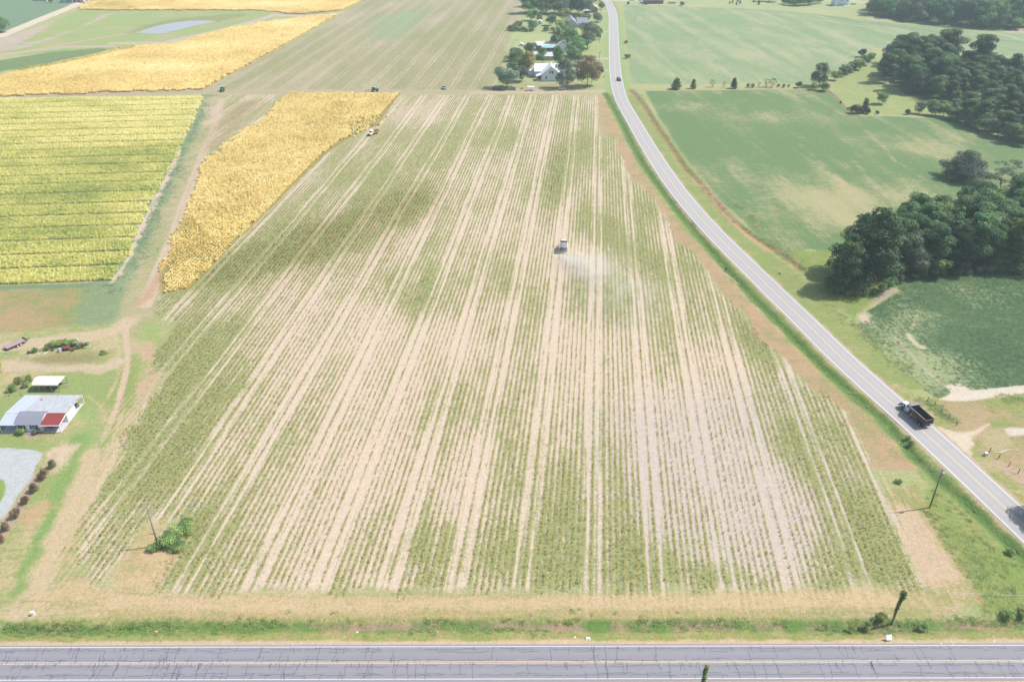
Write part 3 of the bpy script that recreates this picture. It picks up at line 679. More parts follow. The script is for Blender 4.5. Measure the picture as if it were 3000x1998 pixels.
def scatter(name, P, scl, tint, src, mat, label, cat, sz=None):
    """P (n,2) points; src = (verts, faces) of one plant; kept as a single stuff object"""
    n = len(P); z = ground_z(P[:, 0], P[:, 1])
    sv, sf = src; k = len(sv)
    me = bpy.data.meshes.new(name)
    co = np.r_[np.array(sv, float), np.c_[P, z-.02]]
    me.vertices.add(k+n); me.vertices.foreach_set('co', co.astype(np.float32).ravel())
    flat = [i for f in sf for i in f]; me.loops.add(len(flat)); me.loops.foreach_set('vertex_index', flat)
    st = np.r_[0, np.cumsum([len(f) for f in sf])[:-1]]
    me.polygons.add(len(sf)); me.polygons.foreach_set('loop_start', st.astype(np.int32)); me.polygons.foreach_set('loop_total', np.array([len(f) for f in sf], np.int32))
    me.update(calc_edges=True)
    def fa(nm, arr): at = me.attributes.new(nm, 'FLOAT', 'POINT'); at.data.foreach_set('value', np.r_[np.zeros(k), arr].astype(np.float32))
    fa('tint', tint); fa('scl', scl)
    at = me.attributes.new('is_src', 'BOOLEAN', 'POINT'); at.data.foreach_set('value', np.r_[np.ones(k, bool), np.zeros(n, bool)])
    rot = np.zeros((k+n, 3)); rot[k:, 2] = RNG.random(n)*2*PI; rot[k:, 0] = (RNG.random(n)-.5)*.25
    at = me.attributes.new('rot', 'FLOAT_VECTOR', 'POINT'); at.data.foreach_set('vector', rot.astype(np.float32).ravel())
    me.materials.append(mat)
    o = bpy.data.objects.new(name, me); C.objects.link(o)
    g = bpy.data.node_groups.get('scatter_plants')
    if g is None:
        g = bpy.data.node_groups.new('scatter_plants', 'GeometryNodeTree')
        g.interface.new_socket('Geometry', in_out='INPUT', socket_type='NodeSocketGeometry'); g.interface.new_socket('Geometry', in_out='OUTPUT', socket_type='NodeSocketGeometry')
        gi = g.nodes.new('NodeGroupInput'); go = g.nodes.new('NodeGroupOutput')
        def na(nm, ty):
            q = g.nodes.new('GeometryNodeInputNamedAttribute'); q.data_type = ty; q.inputs['Name'].default_value = nm; return q.outputs[0]
        sep = g.nodes.new('GeometryNodeSeparateGeometry'); sep.domain = 'POINT'
        g.links.new(gi.outputs[0], sep.inputs[0]); g.links.new(na('is_src', 'BOOLEAN'), sep.inputs[1])
        rm = g.nodes.new('GeometryNodeRemoveAttribute'); rm.inputs['Name'].default_value = 'tint'; g.links.new(sep.outputs[0], rm.inputs[0])
        ip = g.nodes.new('GeometryNodeInstanceOnPoints')
        g.links.new(sep.outputs[1], ip.inputs['Points']); g.links.new(rm.outputs[0], ip.inputs['Instance'])
        g.links.new(na('rot', 'FLOAT_VECTOR'), ip.inputs['Rotation']); g.links.new(na('scl', 'FLOAT'), ip.inputs['Scale'])
        g.links.new(ip.outputs[0], go.inputs[0])
    md = o.modifiers.new('plants', 'NODES'); md.node_group = g
    tag(o, label, cat, kind='stuff'); return o
def quad_leaf(v, f, base, yaw, pitch, L, Wd, droop=.5, roll=0):
    """leaf of two quads, bent over"""
    d = Vector((math.cos(yaw), math.sin(yaw), 0)); sd_ = Vector((-d.y, d.x, 0))
    p0 = Vector(base); m = p0+d*(L*.5*math.cos(pitch))+Vector((0, 0, L*.5*math.sin(pitch)))
    p1 = m+d*(L*.5*math.cos(pitch-droop))+Vector((0, 0, L*.5*math.sin(pitch-droop)))
    b = len(v)
    v += [p0-sd_*Wd*.2, p0+sd_*Wd*.2, m+sd_*Wd*.5, m-sd_*Wd*.5, p1+sd_*Wd*.12, p1-sd_*Wd*.12]
    f += [(b, b+1, b+2, b+3), (b+3, b+2, b+4, b+5)]
def tobacco_plant(n, h, L, seed, wd=.3):
    rr = random.Random(seed); v = []; f = []
    b = [Vector((x, y, z)) for z in (0, h) for x, y in ((.03, 0), (-.02, .03), (-.02, -.03))]
    v += b; f += [(0, 1, 4, 3), (1, 2, 5, 4), (2, 0, 3, 5)]
    for i in range(n):
        z = h*(.35+.65*i/n); quad_leaf(v, f, (0, 0, z), i*2.4+rr.random(), .35-.25*rr.random(), L*(.8+.4*rr.random()), wd, .7)
    return [tuple(q) for q in v], f
def tuft(n, r, h, seed):
    rr = random.Random(seed); v = []; f = []
    for i in range(n):
        a = rr.random()*6.28; q = rr.random()**.5*r
        quad_leaf(v, f, (q*math.cos(a), q*math.sin(a), h*.1), rr.random()*6.28, .2+.9*rr.random(), h*(.6+.6*rr.random()), h*.55, .9)
    return [tuple(q) for q in v], f
def row_points(poly, dt, jit=.12, smin=None, phase=0., rowstep=ROW, keep=1.0, rag=2.2):
    P = Ga(poly); s = to_s(P[:, 0], P[:, 1]); t = to_t(P[:, 0], P[:, 1])
    r0 = math.floor((s.min()-LANE0)/rowstep); r1 = math.ceil((s.max()-LANE0)/rowstep)
    S = LANE0+phase+np.arange(r0, r1+1)*rowstep; T = np.arange(t.min(), t.max(), dt)
    SS, TT = np.meshgrid(S, T); RI = np.round((SS.ravel()-LANE0)/rowstep/3); SS = SS.ravel()+RNG.normal(0, jit, SS.size); TT = TT.ravel()+RNG.uniform(-dt*.45, dt*.45, TT.size)
    k = RNG.random(SS.size) < keep; SS = SS[k]; TT = TT[k]; RI = RI[k]
    X, Y = from_st(SS, TT); m = sdist(P, X, Y)+(_h(RI, RI*0, 3)-.5)*2*rag+(vn(X*.4, Y*.4, 8)-.5)*rag > 0
    return np.c_[X[m], Y[m]]
def albl(c): return np.clip(lin(c)/1.06, .004, .88)
GOLDC = [albl((150,154,88)), albl((216,188,108)), albl((240,214,136)), albl((248,234,172))]
m_gold = leaf_mat('golden_tobacco_leaf', GOLDC, .2, amp=.35)
m_yg = leaf_mat('yellow_green_tobacco_leaf', [albl((130,152,80)), albl((184,194,104)), albl((222,218,126)), albl((246,238,162))], .25, amp=.4)
m_weed = leaf_mat('weed_leaf', [alb((112,158,92)), alb((156,192,112)), alb((194,212,130)), alb((232,226,150))], .3)
m_stalk = leaf_mat('picked_tobacco_leaf', [alb((176,96,50)), alb((200,180,80)), alb((240,206,90)), alb((250,228,120))], .25)
plant = tobacco_plant(9, .95, .6, 1, .28)
clump = tobacco_plant(10, 1.0, 1.15, 2, .7)
bare = tobacco_plant(4, .75, .38, 3, .16)
weed = tuft(22, .5, .16, 4)
wmound = tuft(44, .95, .3, 5)
# golden strip beside the picked rows
P = row_points(GOLD, .56, .07)
wk_ = sdist(Ga([(1022,350),(1070,342),(1112,345),(1112,372),(1060,390),(1026,404)]), P[:, 0], P[:, 1]) > 0; P = P[~(wk_ & (RNG.random(len(P)) < .4))]
thin = sdist(Ga([(380,640),(520,600),(640,720),(800,640),(700,900),(420,900)]), P[:, 0], P[:, 1]) > 0
t = .66+(fbm(P[:, 0]*.08, P[:, 1]*.08, 21)-.5)*.6+RNG.normal(0, .2, len(P))-.5*(RNG.random(len(P)) < .05); t = t-.12*thin
scatter('golden_tobacco', P, .95+RNG.random(len(P))*.4-.22*thin, np.clip(t, 0, 1), plant, m_gold, 'golden ripe tobacco plants standing in slanting rows beside the picked field', 'tobacco crop')
# distant golden field, clumps
P = row_points(NWG, 1.15, .15)
t = .7+(fbm(P[:, 0]*.03, P[:, 1]*.03, 22)-.5)*.8+RNG.normal(0, .12, len(P))
gp = sdist(Ga([(-50,225),(0,212),(140,190),(260,165),(360,143),(300,142),(160,152),(80,165),(0,178),(-50,185)]), P[:, 0], P[:, 1])
k = gp < -1; t = np.where(gp > -9, t-.45, t)
scatter('golden_tobacco', P[k], 1.0+RNG.random(k.sum())*.3, np.clip(t[k], 0, 1), clump, m_gold, 'far golden tobacco field between the pond and the cross track', 'tobacco crop')
P = row_points(TOPG, 1.6, .2)
t = .62+(fbm(P[:, 0]*.02, P[:, 1]*.02, 23)-.5)*1.3+RNG.normal(0, .1, len(P))
scatter('golden_tobacco', P, 1.1+RNG.random(len(P))*.3, np.clip(t, 0, 1), clump, m_gold, 'farthest golden tobacco strip along the top edge behind the pond', 'tobacco crop')
# yellow-green block: its rows run across, in beds with gaps
def wf_points():
    P = Ga(WF); ang = math.atan2(*(np.array(G(427, 626)[:2])-np.array(G(0, 640)[:2]))[::-1])
    ca_, sa_ = math.cos(ang), math.sin(ang)
    gl = [(0,290),(0,306),(0,321),(0,337),(0,353),(0,369),(0,388),(0,408),(0,427),(0,446),(0,470),(0,493),(0,521),(0,546),(0,575),(0,607),(0,640),(0,675),(0,712),(0,752),(0,792),(0,838)]
    yy = sorted(-G(x, y).x*sa_+G(x, y).y*ca_ for x, y in gl)
    pts = []
    for a, b in zip(yy[:-1], yy[1:]):
        n = max(3, round((b-a-2.2)/1.15)); rows = a+1.35+(b-a-2.7)*np.linspace(0, 1, n)
        for r in rows:
            u = np.arange(-340, -60, .62); u = u+RNG.uniform(-.25, .25, len(u)); v = r+RNG.normal(0, .1, len(u))
            pts.append(np.c_[u*ca_-v*sa_, u*sa_+v*ca_])
    P2 = np.concatenate(pts); m = sdist(P, P2[:, 0], P2[:, 1])+(fbm(P2[:, 1]*.3, P2[:, 1]*0, 5)-.5)*4 > 0
    return P2[m]
P = wf_points()
g0 = G(200, 500)
t = .56+(fbm(P[:, 0]*.022, P[:, 1]*.05, 24)-.5)*.9+(fbm(P[:, 0]*.12, P[:, 1]*.12, 25)-.5)*.5+RNG.normal(0, .13, len(P))
mid = np.exp(-((P[:, 1]-G(0, 590).y)/55)**2); t = t+.2-.24*mid+.1*sstep(380, 470, P[:, 1])
k = RNG.random(len(P)) > .04
scatter('yellow_green_tobacco', P[k], (.95+RNG.random(len(P))*.35)[k], np.clip(t, 0, 1)[k], plant, m_yg, 'yellow-green tobacco block with level rows and dark bed gaps at the left edge', 'tobacco crop')
# picked stalks with a few yellow leaves, near part of the main field
P = row_points(MAIN, .62, .08, keep=.8)
ingold = sdist(Ga(GOLD), P[:, 0], P[:, 1]); P = P[ingold < -1]
P = P[(lanes(P[:, 0], P[:, 1]) < .8)]
keep = RNG.random(len(P)) < np.interp(P[:, 1], [100, 250, 500], [.95, .7, .4]); P = P[keep]
rb = np.zeros(len(P))
for q in WB[:6]: rb += blob(P[:, 0], P[:, 1], q[0]-10, q[1]-8, q[2]*1.1, q[3]*1.1, 1)
t = .62+RNG.normal(0, .22, len(P))-.5*np.clip(rb, 0, 1)*(RNG.random(len(P)) < .8)
scatter('picked_stalks', P, .5+RNG.random(len(P))*.5+.35*np.clip(rb, 0, 1), np.clip(t, 0, 1), bare, m_stalk, 'stripped tobacco stalks with leftover yellow leaves in the picked rows', 'stalks')
# weeds between the rows
P = row_points(MAIN, .42, .26, phase=ROW/2)
P = P[sdist(Ga(GOLD), P[:, 0], P[:, 1]) < -1]
d = weeds(P[:, 0], P[:, 1])*(1-.95*lanes(P[:, 0], P[:, 1]))
d = d*np.interp(P[:, 1], [100, 200, 420, 500], [1, .85, .4, .25]); keep = RNG.random(len(P)) < sstep(.2, .95, d); P = P[keep]
t = .45+RNG.normal(0, .2, len(P))-.25*sstep(.6, 1, weeds(P[:, 0], P[:, 1]))
scatter('weeds', P, .55+RNG.random(len(P))*.6, np.clip(t, 0, 1), weed, m_weed, 'green weeds growing between the rows of the picked field', 'weeds')
# rank growth along the ditches and the corner
def along(line, n, spread, off=0):
    L = resample(line, 400); i = RNG.integers(0, 399, n); f = RNG.random(n)[:, None]
    p = L[i]*(1-f)+L[i+1]*f; t = L[i+1]-L[i]; t /= np.linalg.norm(t, axis=1)[:, None]; nn = np.c_[-t[:, 1], t[:, 0]]
    return p+nn*(RNG.normal(0, spread, n)+off)[:, None]
pts = [along(DITCH2, 1500, .9), along(DITCH3, 700, .8, .6)]
cand = along(DITCH1, 1700, 1.1); q = fbm(cand[:, 0]*.12, cand[:, 1]*.4, 88); pts.append(cand[(q > .52) | (cand[:, 0] < -45)])
cand = along(DITCH1, 900, .4, 1.4); pts.append(cand[fbm(cand[:, 0]*.2, cand[:, 1]*.2, 87) > .5])
X = RNG.uniform(70, 125, 5200); Y = RNG.uniform(92, 150, 5200); q = sdist(Ga([(2735,1430),(2790,1475),(2900,1570),(3100,1740),(3100,1800),(2860,1800),(2880,1760),(2830,1690),(2760,1590),(2690,1480)]), X, Y)
k = (q > 0) & (fbm(X*.15, Y*.15, 89) > .42); pts.append(np.c_[X, Y][k])
P = np.concatenate(pts)
P = P[(ldist(ROADC, P[:, 0], P[:, 1]) > 5.6) & (np.abs((P-HC0) @ hn) > 5.4)]
t = .5+RNG.normal(0, .18, len(P))+(fbm(P[:, 0]*.1, P[:, 1]*.1, 90)-.5)*.7
scatter('ditch_weeds', P, .3+RNG.random(len(P))*.45, np.clip(t, 0, 1), wmound, m_weed, 'rank green weeds along the road ditches and in the lower right corner', 'weeds')
# scrub east of the curving road
L3 = Ga([(2160,600),(2260,700),(2360,800),(2450,890),(2520,960),(2600,1040),(2680,1110),(2760,1185),(2800,1215)])
P = np.concatenate([along(L3, 900, 1.8), along(Ga([(2830,1190),(2900,1180),(3000,1170)]), 160, 1.2), along(Ga([(2690,1165),(2740,1200),(2800,1240)]), 150, 1.0)])
P = P[ldist(ROADC, P[:, 0], P[:, 1]) > 6.5]; P = P[fbm(P[:, 0]*.12, P[:, 1]*.12, 95) > .47]
scatter('roadside_scrub', P, .35+RNG.random(len(P))*.5, np.clip(.6+RNG.normal(0, .2, len(P)), 0, 1), wmound, m_weed, 'yellow-green scrub on the outer bank of the curving road', 'weeds')
# blue-green long grass by the farm track
P = along(Ga([(600,300),(570,360),(535,430),(505,500),(475,560),(440,620),(415,690),(385,750),(350,800),(310,860)]), 5200, 3.4)
P = P[(sdist(Ga(WF), P[:, 0], P[:, 1]) < -1.2) & (fbm(P[:, 0]*.2, P[:, 1]*.2, 96) > .4)]
m_bg = leaf_mat('long_grass', [alb((110,150,122)), alb((150,184,150)), alb((186,206,170))], .2)
scatter('long_grass', P, .25+RNG.random(len(P))*.35, np.clip(.5+RNG.normal(0, .2, len(P)), 0, 1), wmound, m_bg, 'blue-green long grass between the yellow-green tobacco and the farm track', 'grass')
# canopy texture of the near soybeans
P = None
X = RNG.uniform(80, 250, 120000); Y = RNG.uniform(155, 265, 120000)
k = (sdist(Ga(SOYC), X, Y) > .3)
X = X[k]; Y = Y[k]; q = np.clip(.85+(fbm(X*.06, Y*.06, 73)-.5)*.5, 0, 1)
for (px, py, r_, a_) in ((2640,1060,16,.8), (2700,930,9,.5), (2600,960,10,.35)):
    g = G(px, py); q = q-a_*np.exp(-((X-g.x)**2+(Y-g.y)**2)/r_**2)
k = RNG.random(len(X)) < np.clip(q, .12, 1)*.55; X = X[k]; Y = Y[k]
for L in ([(2660,980),(2685,1008),(2700,1018)],):
    k = ldist(Ga(L), X, Y) > 1.2; X = X[k]; Y = Y[k]
m_soy = leaf_mat('soybean_leaf', [alb((74,116,70)), alb((100,142,90)), alb((134,164,104)), alb((184,194,136))], .2)
tt = .42+(fbm(X*.08, Y*.08, 77)-.5)*.8+RNG.normal(0, .15, len(X))
scatter('soybeans', np.c_[X, Y], .5+RNG.random(len(X))*.4, np.clip(tt, 0, 1), tuft(20, .6, .26, 8), m_soy, 'dark green soybean canopy in the near field below the pines', 'soybeans')

# ------------------------------------------------------------------ pond
pp = Ga(POND); me = bpy.data.meshes.new('pond'); me.from_pydata([(x, y, .06) for x, y in pp], [], [tuple(range(len(pp)))])
me.update()
if me.polygons[0].normal.z < 0: me.flip_normals()
N = NT('pond_water'); b = N.bsdf((.30, .315, .34), .4, 0, N.noise(None, 3), .03, .6); me.materials.append(N.m)
o = bpy.data.objects.new('pond', me); C.objects.link(o); tag(o, 'narrow blue-grey pond in the grassy hollow at the upper left', 'pond', kind='structure')

# ================================================================== TREES
def crown_mesh(name, blobs, n, size, mat, seed, jag=.25):
    """leaf-sized faces through the outer volume of many lumps"""
    rr = np.random.default_rng(seed); B = np.array(blobs, float)          # x y z rx ry rz
    vol = (B[:, 3]*B[:, 4]*B[:, 5])**(2/3); pr = vol/vol.sum()
    i = rr.choice(len(B), n, p=pr)
    d = rr.normal(size=(n, 3)); d /= np.linalg.norm(d, axis=1)[:, None]
    # bias upward and outward
    d[:, 2] = np.where((d[:, 2] < -.35) & (rr.random(n) < .6), -d[:, 2], d[:, 2])
    r = 1-np.abs(rr.normal(0, jag, n)); r = np.clip(r, .25, 1.15)
    lump = 1+.16*np.sin(d[:, 0]*6+i)*np.cos(d[:, 1]*5+i*2)
    c = B[i, :3]+d*B[i, 3:]*(r*lump)[:, None]
    nrm = d/B[i, 3:]; nrm /= np.linalg.norm(nrm, axis=1)[:, None]
    nrm = nrm+rr.normal(0, .45, (n, 3)); nrm[:, 2] += .35; nrm /= np.linalg.norm(nrm, axis=1)[:, None]
    ref = rr.normal(size=(n, 3)); u = np.cross(nrm, ref); u /= np.linalg.norm(u, axis=1)[:, None]; v = np.cross(nrm, u)
    s = size*(.6+.8*rr.random(n))[:, None]; a = .5+.3*rr.random(n)[:, None]
    bend = nrm*s*.25
    q = np.stack([c-u*s, c-v*s*a+bend, c+u*s, c+v*s*a+bend], 1).reshape(-1, 3)
    f = np.arange(4*n).reshape(-1, 4)
    me = bpy.data.meshes.new(name)
    me.vertices.add(4*n); me.vertices.foreach_set('co', q.astype(np.float32).ravel())
    me.loops.add(4*n); me.loops.foreach_set('vertex_index', f.astype(np.int32).ravel())
    me.polygons.add(n); me.polygons.foreach_set('loop_start', np.arange(0, 4*n, 4, dtype=np.int32)); me.polygons.foreach_set('loop_total', np.full(n, 4, np.int32))
    me.update(calc_edges=True)
    tv = np.clip(.5+rr.normal(0, .16, n)+(rr.random(len(B))[i]-.5)*.75+.22*(B[i, 2]/B[:, 2].max()-.5)*0, 0, 1)
    at = me.attributes.new('tint', 'FLOAT', 'POINT'); at.data.foreach_set('value', np.repeat(tv, 4).astype(np.float32))
    me.materials.append(mat); return me
def tree_leaf_mat(name, dark, mid, light, trans=.2, var=.6):
    N = NT(name); t = N.attr('tint', 'Fac', 'GEOMETRY'); r = N.n('ShaderNodeValToRGB'); N.l(t, r.inputs[0]); cr = r.color_ramp
    cr.elements.new(.5)
    for e, c, p_ in zip(cr.elements, (dark, mid, light), (.1, .5, .95)): e.position = p_; e.color = (*[min(.6, q*1.6) for q in c], 1)
    rnd = N.n('ShaderNodeObjectInfo').outputs['Random']
    hs = N.n('ShaderNodeHueSaturation'); N.l(r.outputs[0], hs.inputs['Color'])
    N.l(N.math('ADD', N.math('MULTIPLY', rnd, .06), .47), hs.inputs['Hue']); N.l(N.math('ADD', N.math('MULTIPLY', rnd, var), 1-var/2), hs.inputs['Value'])
    d = N.n('ShaderNodeBsdfPrincipled'); N.l(hs.outputs[0], d.inputs['Base Color']); d.inputs['Roughness'].default_value = .55; d.inputs['Specular IOR Level'].default_value = .2
    tr = N.n('ShaderNodeBsdfTranslucent'); N.l(hs.outputs[0], tr.inputs[0]); mx = N.n('ShaderNodeMixShader'); mx.inputs[0].default_value = trans
    N.l(d.outputs[0], mx.inputs[1]); N.l(tr.outputs[0], mx.inputs[2]); N.l(mx.outputs[0], N.out.inputs[0]); return N.m
LM = dict(
    pine=tree_leaf_mat('pine_needles', (.012,.034,.014), (.034,.078,.03), (.10,.155,.055)),
    broad=tree_leaf_mat('broad_leaves', (.03,.068,.022), (.075,.14,.04), (.16,.23,.065)),
    light=tree_leaf_mat('light_leaves', (.08,.13,.04), (.15,.22,.065), (.24,.30,.10)),
    kudzu=tree_leaf_mat('kudzu_leaves', (.06,.11,.04), (.14,.19,.06), (.22,.27,.09)),
    grey=tree_leaf_mat('grey_green_leaves', (.055,.085,.055), (.10,.145,.085), (.17,.21,.13)),
    oak=tree_leaf_mat('dark_oak_leaves', (.02,.035,.025), (.045,.065,.045), (.09,.115,.08)),
    rust=tree_leaf_mat('rusty_leaves', (.13,.13,.05), (.24,.21,.09), (.34,.26,.13)),
    yellow=tree_leaf_mat('yellowing_leaves', (.14,.16,.04), (.26,.26,.07), (.36,.33,.10)),
    pink=tree_leaf_mat('pink_blossom', (.25,.12,.24), (.42,.22,.42), (.5,.3,.5)),
    red=tree_leaf_mat('crape_myrtle_leaves', (.05,.065,.035), (.12,.11,.065), (.22,.12,.09)))
bark = M('bark', (112,98,84), .9, var=.3, scale=6); bark2 = M('grey_bark', (120,112,108), .9, var=.25, scale=5)
def trunk_mb(h, r, seed, limbs=6, spread=.35, start=.35, fork=1.0):
    rr = random.Random(seed); mb = MB(); p = Vector((0, 0, -.3)); pts = [p.copy()]
    n = 6
    for i in range(n): p = p+Vector((rr.uniform(-.03, .03)*h, rr.uniform(-.03, .03)*h, h*.92/n)); pts.append(p.copy())
    for i in range(n): mb.tube(pts[i], pts[i+1], r*(1-i/n*.75), r*(1-(i+1)/n*.75), 7)
    for i in range(limbs):
        k = start+(1-start)*(i+.5)/limbs*.85; j = min(n-1, int(k*n)); a = pts[j].lerp(pts[j+1], k*n-j); ang = i*2.4+rr.random()
        L = h*spread*(1.15-k*.5)*rr.uniform(.8, 1.2)
        m = a+Vector((math.cos(ang)*L*.5, math.sin(ang)*L*.5, L*.25*fork)); e = m+Vector((math.cos(ang+.3)*L*.5, math.sin(ang+.3)*L*.5, L*.4*fork))
        mb.tube(a, m, r*.38, r*.25, 5); mb.tube(m, e, r*.25, r*.08, 5)
        for s_ in (-.8, .7):
            e2 = m+Vector((math.cos(ang+s_)*L*.4, math.sin(ang+s_)*L*.4, L*.3*fork)); mb.tube(m, e2, r*.16, r*.05, 4)
    return mb
def mk_blobs(kind, seed):
    """lumps for a crown of height 1 and half-width ~.3"""
    rr = random.Random(seed); B = []
    if kind == 'pine':
        for i in range(15):
            z = .34+.62*(i/14.); wv = .27*math.sin(PI*min(1, (z-.2)/.95))**.7*(1.0 if z < .8 else .85); a = i*2.4+rr.random()
            q = wv*rr.uniform(.35, .95); s_ = rr.uniform(.085, .135)
            B.append((q*math.cos(a), q*math.sin(a), z-.02, s_*1.35, s_*1.35, s_*.75))
        B.append((0, 0, .6, .16, .16, .26)); B.append((0, 0, .92, .1, .1, .07))
    elif kind == 'fullpine':
        for i in range(20):
            z = .14+.8*(i/19.); wv = .33*(1-.75*max(0, z-.3)/.7); a = i*2.4+rr.random(); q = wv*rr.uniform(.45, .85); s_ = rr.uniform(.09, .14)*(1.15-.5*z)
            B.append((q*math.cos(a), q*math.sin(a), z, s_*1.4, s_*1.4, s_*.8))
        B.append((0, 0, .45, .2, .2, .36)); B.append((0, 0, .93, .07, .07, .08))
    elif kind == 'broad':
        for i in range(17):
            z = .2+.72*rr.random(); wv = .36*math.sin(PI*min(1, max(.08, (z-.02)/1.06)))**.6; a = i*2.4+rr.random(); q = wv*rr.uniform(.5, .9); s_ = rr.uniform(.11, .17)
            B.append((q*math.cos(a), q*math.sin(a), z, s_*1.1, s_*1.1, s_*.9))
        B.append((0, 0, .55, .24, .24, .34)); B.append((0, 0, .88, .13, .13, .1))
    elif kind == 'round':
        for i in range(12):
            a = i*2.4; z = .3+.45*rr.random(); q = rr.uniform(.15, .33); s_ = rr.uniform(.13, .2); B.append((q*math.cos(a), q*math.sin(a), z, s_, s_, s_*.95))
        B.append((0, 0, .5, .3, .3, .38))
    elif kind == 'cone':
        for i in range(14):
            z = .12+.78*i/13; wv = .24*(1-z*.75)+.03; a = i*2.4; B.append((wv*.45*math.cos(a), wv*.45*math.sin(a), z, wv*.8, wv*.8, .12))
    elif kind == 'bush':
        for i in range(10):
            a = i*2.4+rr.random(); q = rr.uniform(.2, .6); s_ = rr.uniform(.25, .4); B.append((q*math.cos(a), q*math.sin(a), rr.uniform(.25, .6), s_, s_, s_*.9))
        B.append((0, 0, .45, .55, .55, .45))
    elif kind == 'airy':
        for i in range(26):
            z = .35+.6*rr.random(); wv = .42*math.sin(PI*min(1, max(.1, (z-.2)/.85)))**.5; a = rr.random()*6.28; q = wv*rr.uniform(.3, 1); s_ = rr.uniform(.05, .09); B.append((q*math.cos(a), q*math.sin(a), z, s_*1.4, s_*1.4, s_*.6))
    elif kind == 'mound':
        for i in range(26):
            a = rr.random()*6.28; q = rr.uniform(.1, .48); z = (1-q/.62)*.75*rr.random()**.6; s_ = rr.uniform(.1, .17); B.append((q*math.cos(a), q*math.sin(a), z+.08, s_, s_, s_*.85))
        B.append((0, 0, .3, .36, .36, .38)); B.append((0.02, 0, .75, .14, .14, .16))
    return B
PROTO = {}
def crown_of(kind, leaf, var):
    key = (kind, leaf, var)
    if key not in PROTO:
        n, size = dict(pine=(13000, .0125), fullpine=(14000, .0125), broad=(11000, .015), round=(6500, .021), cone=(4500, .019), bush=(3200, .036), airy=(6500, .0095), mound=(16000, .0125))[kind]
        nm = {'bush': 'foliage', 'mound': 'foliage'}.get(kind, 'crown')
        PROTO[key] = crown_mesh(nm, mk_blobs(kind, hash(kind) % 97 if False else sum(map(ord, kind))+var*13), n, size, LM[leaf], var*7+len(kind), .22 if kind != 'bush' else .15)
    return PROTO[key]
TRK = {}
def trunk_of(kind, var):
    key = (kind, var)
    if key not in TRK:
        if kind in ('pine',): mb = trunk_mb(.95, .014, var, 9, .22, .45, .5)
        elif kind == 'fullpine': mb = trunk_mb(.92, .016, var, 8, .2, .25, .5)
        elif kind == 'airy': mb = trunk_mb(.8, .03, var, 12, .5, .3, .9)
        elif kind in ('cone',): mb = trunk_mb(.85, .018, var, 3, .15, .3)
        elif kind in ('bush', 'mound'): mb = trunk_mb(.5, .03, var, 4, .4, .2)
        else: mb = trunk_mb(.8, .022, var, 7, .38, .28)
        o = mb.build('tmp', bark2 if kind == 'airy' else bark, smooth=True); TRK[key] = o.data; bpy.data.objects.remove(o)
    return TRK[key]
TREES = []
def tree(name, label, x, y, h, kind='broad', leaf='broad', wide=1.0, group=None, cat='tree', px=True, z=None, squash=1.0):
    g = G(x, y) if px else Vector((x, y, 0))
    var = random.randrange(3)
    r = thing(name, label, cat, (g.x, g.y, 0), random.random()*6.28, group)
    c = bpy.data.objects.new('foliage' if kind in ('bush', 'mound') else 'crown', crown_of(kind, leaf, var)); C.objects.link(c); c.parent = r; c.scale = (h*wide, h*wide*squash, h)
    t = bpy.data.objects.new('stem' if kind in ('bush', 'mound') else 'trunk', trunk_of(kind, var)); C.objects.link(t); t.parent = r; t.scale = (h*wide**.5, h*wide**.5, h)
    TREES.append((g.x, g.y)); return r
def fill(poly, step, jit=.35, edge=0):
    P = Ga(poly); xs = np.arange(P[:, 0].min(), min(P[:, 0].max(), 640), step); ys_ = np.arange(P[:, 1].min(), min(P[:, 1].max(), 1080), step*.9)
    out = []
    for j, y in enumerate(ys_):
        for x in xs:
            xx = x+(j % 2)*step/2+random.uniform(-jit, jit)*step; yy = y+random.uniform(-jit, jit)*step
            if sdist(P, np.array([xx]), np.array([yy]))[0] > edge: out.append((xx, yy))
    return out
def hpx(x, y, ytop):
    g = G(x, y); lo, hi = 0.0, 60.0
    for _ in range(40):
        m = (lo+hi)/2; dep = g.y*cp-(m-CAM_H)*sp_; up = g.y*sp_+(m-CAM_H)*cp
        if 999-FPX*up/dep > ytop: lo = m
        else: hi = m
    return lo
def T(label, x, y, top, kind='broad', leaf='broad', wide=1.0, name='tree', group=None, cat='tree', **k):
    return tree(name, label, x, y, hpx(x, y, top), kind, leaf, wide, group, cat, **k)
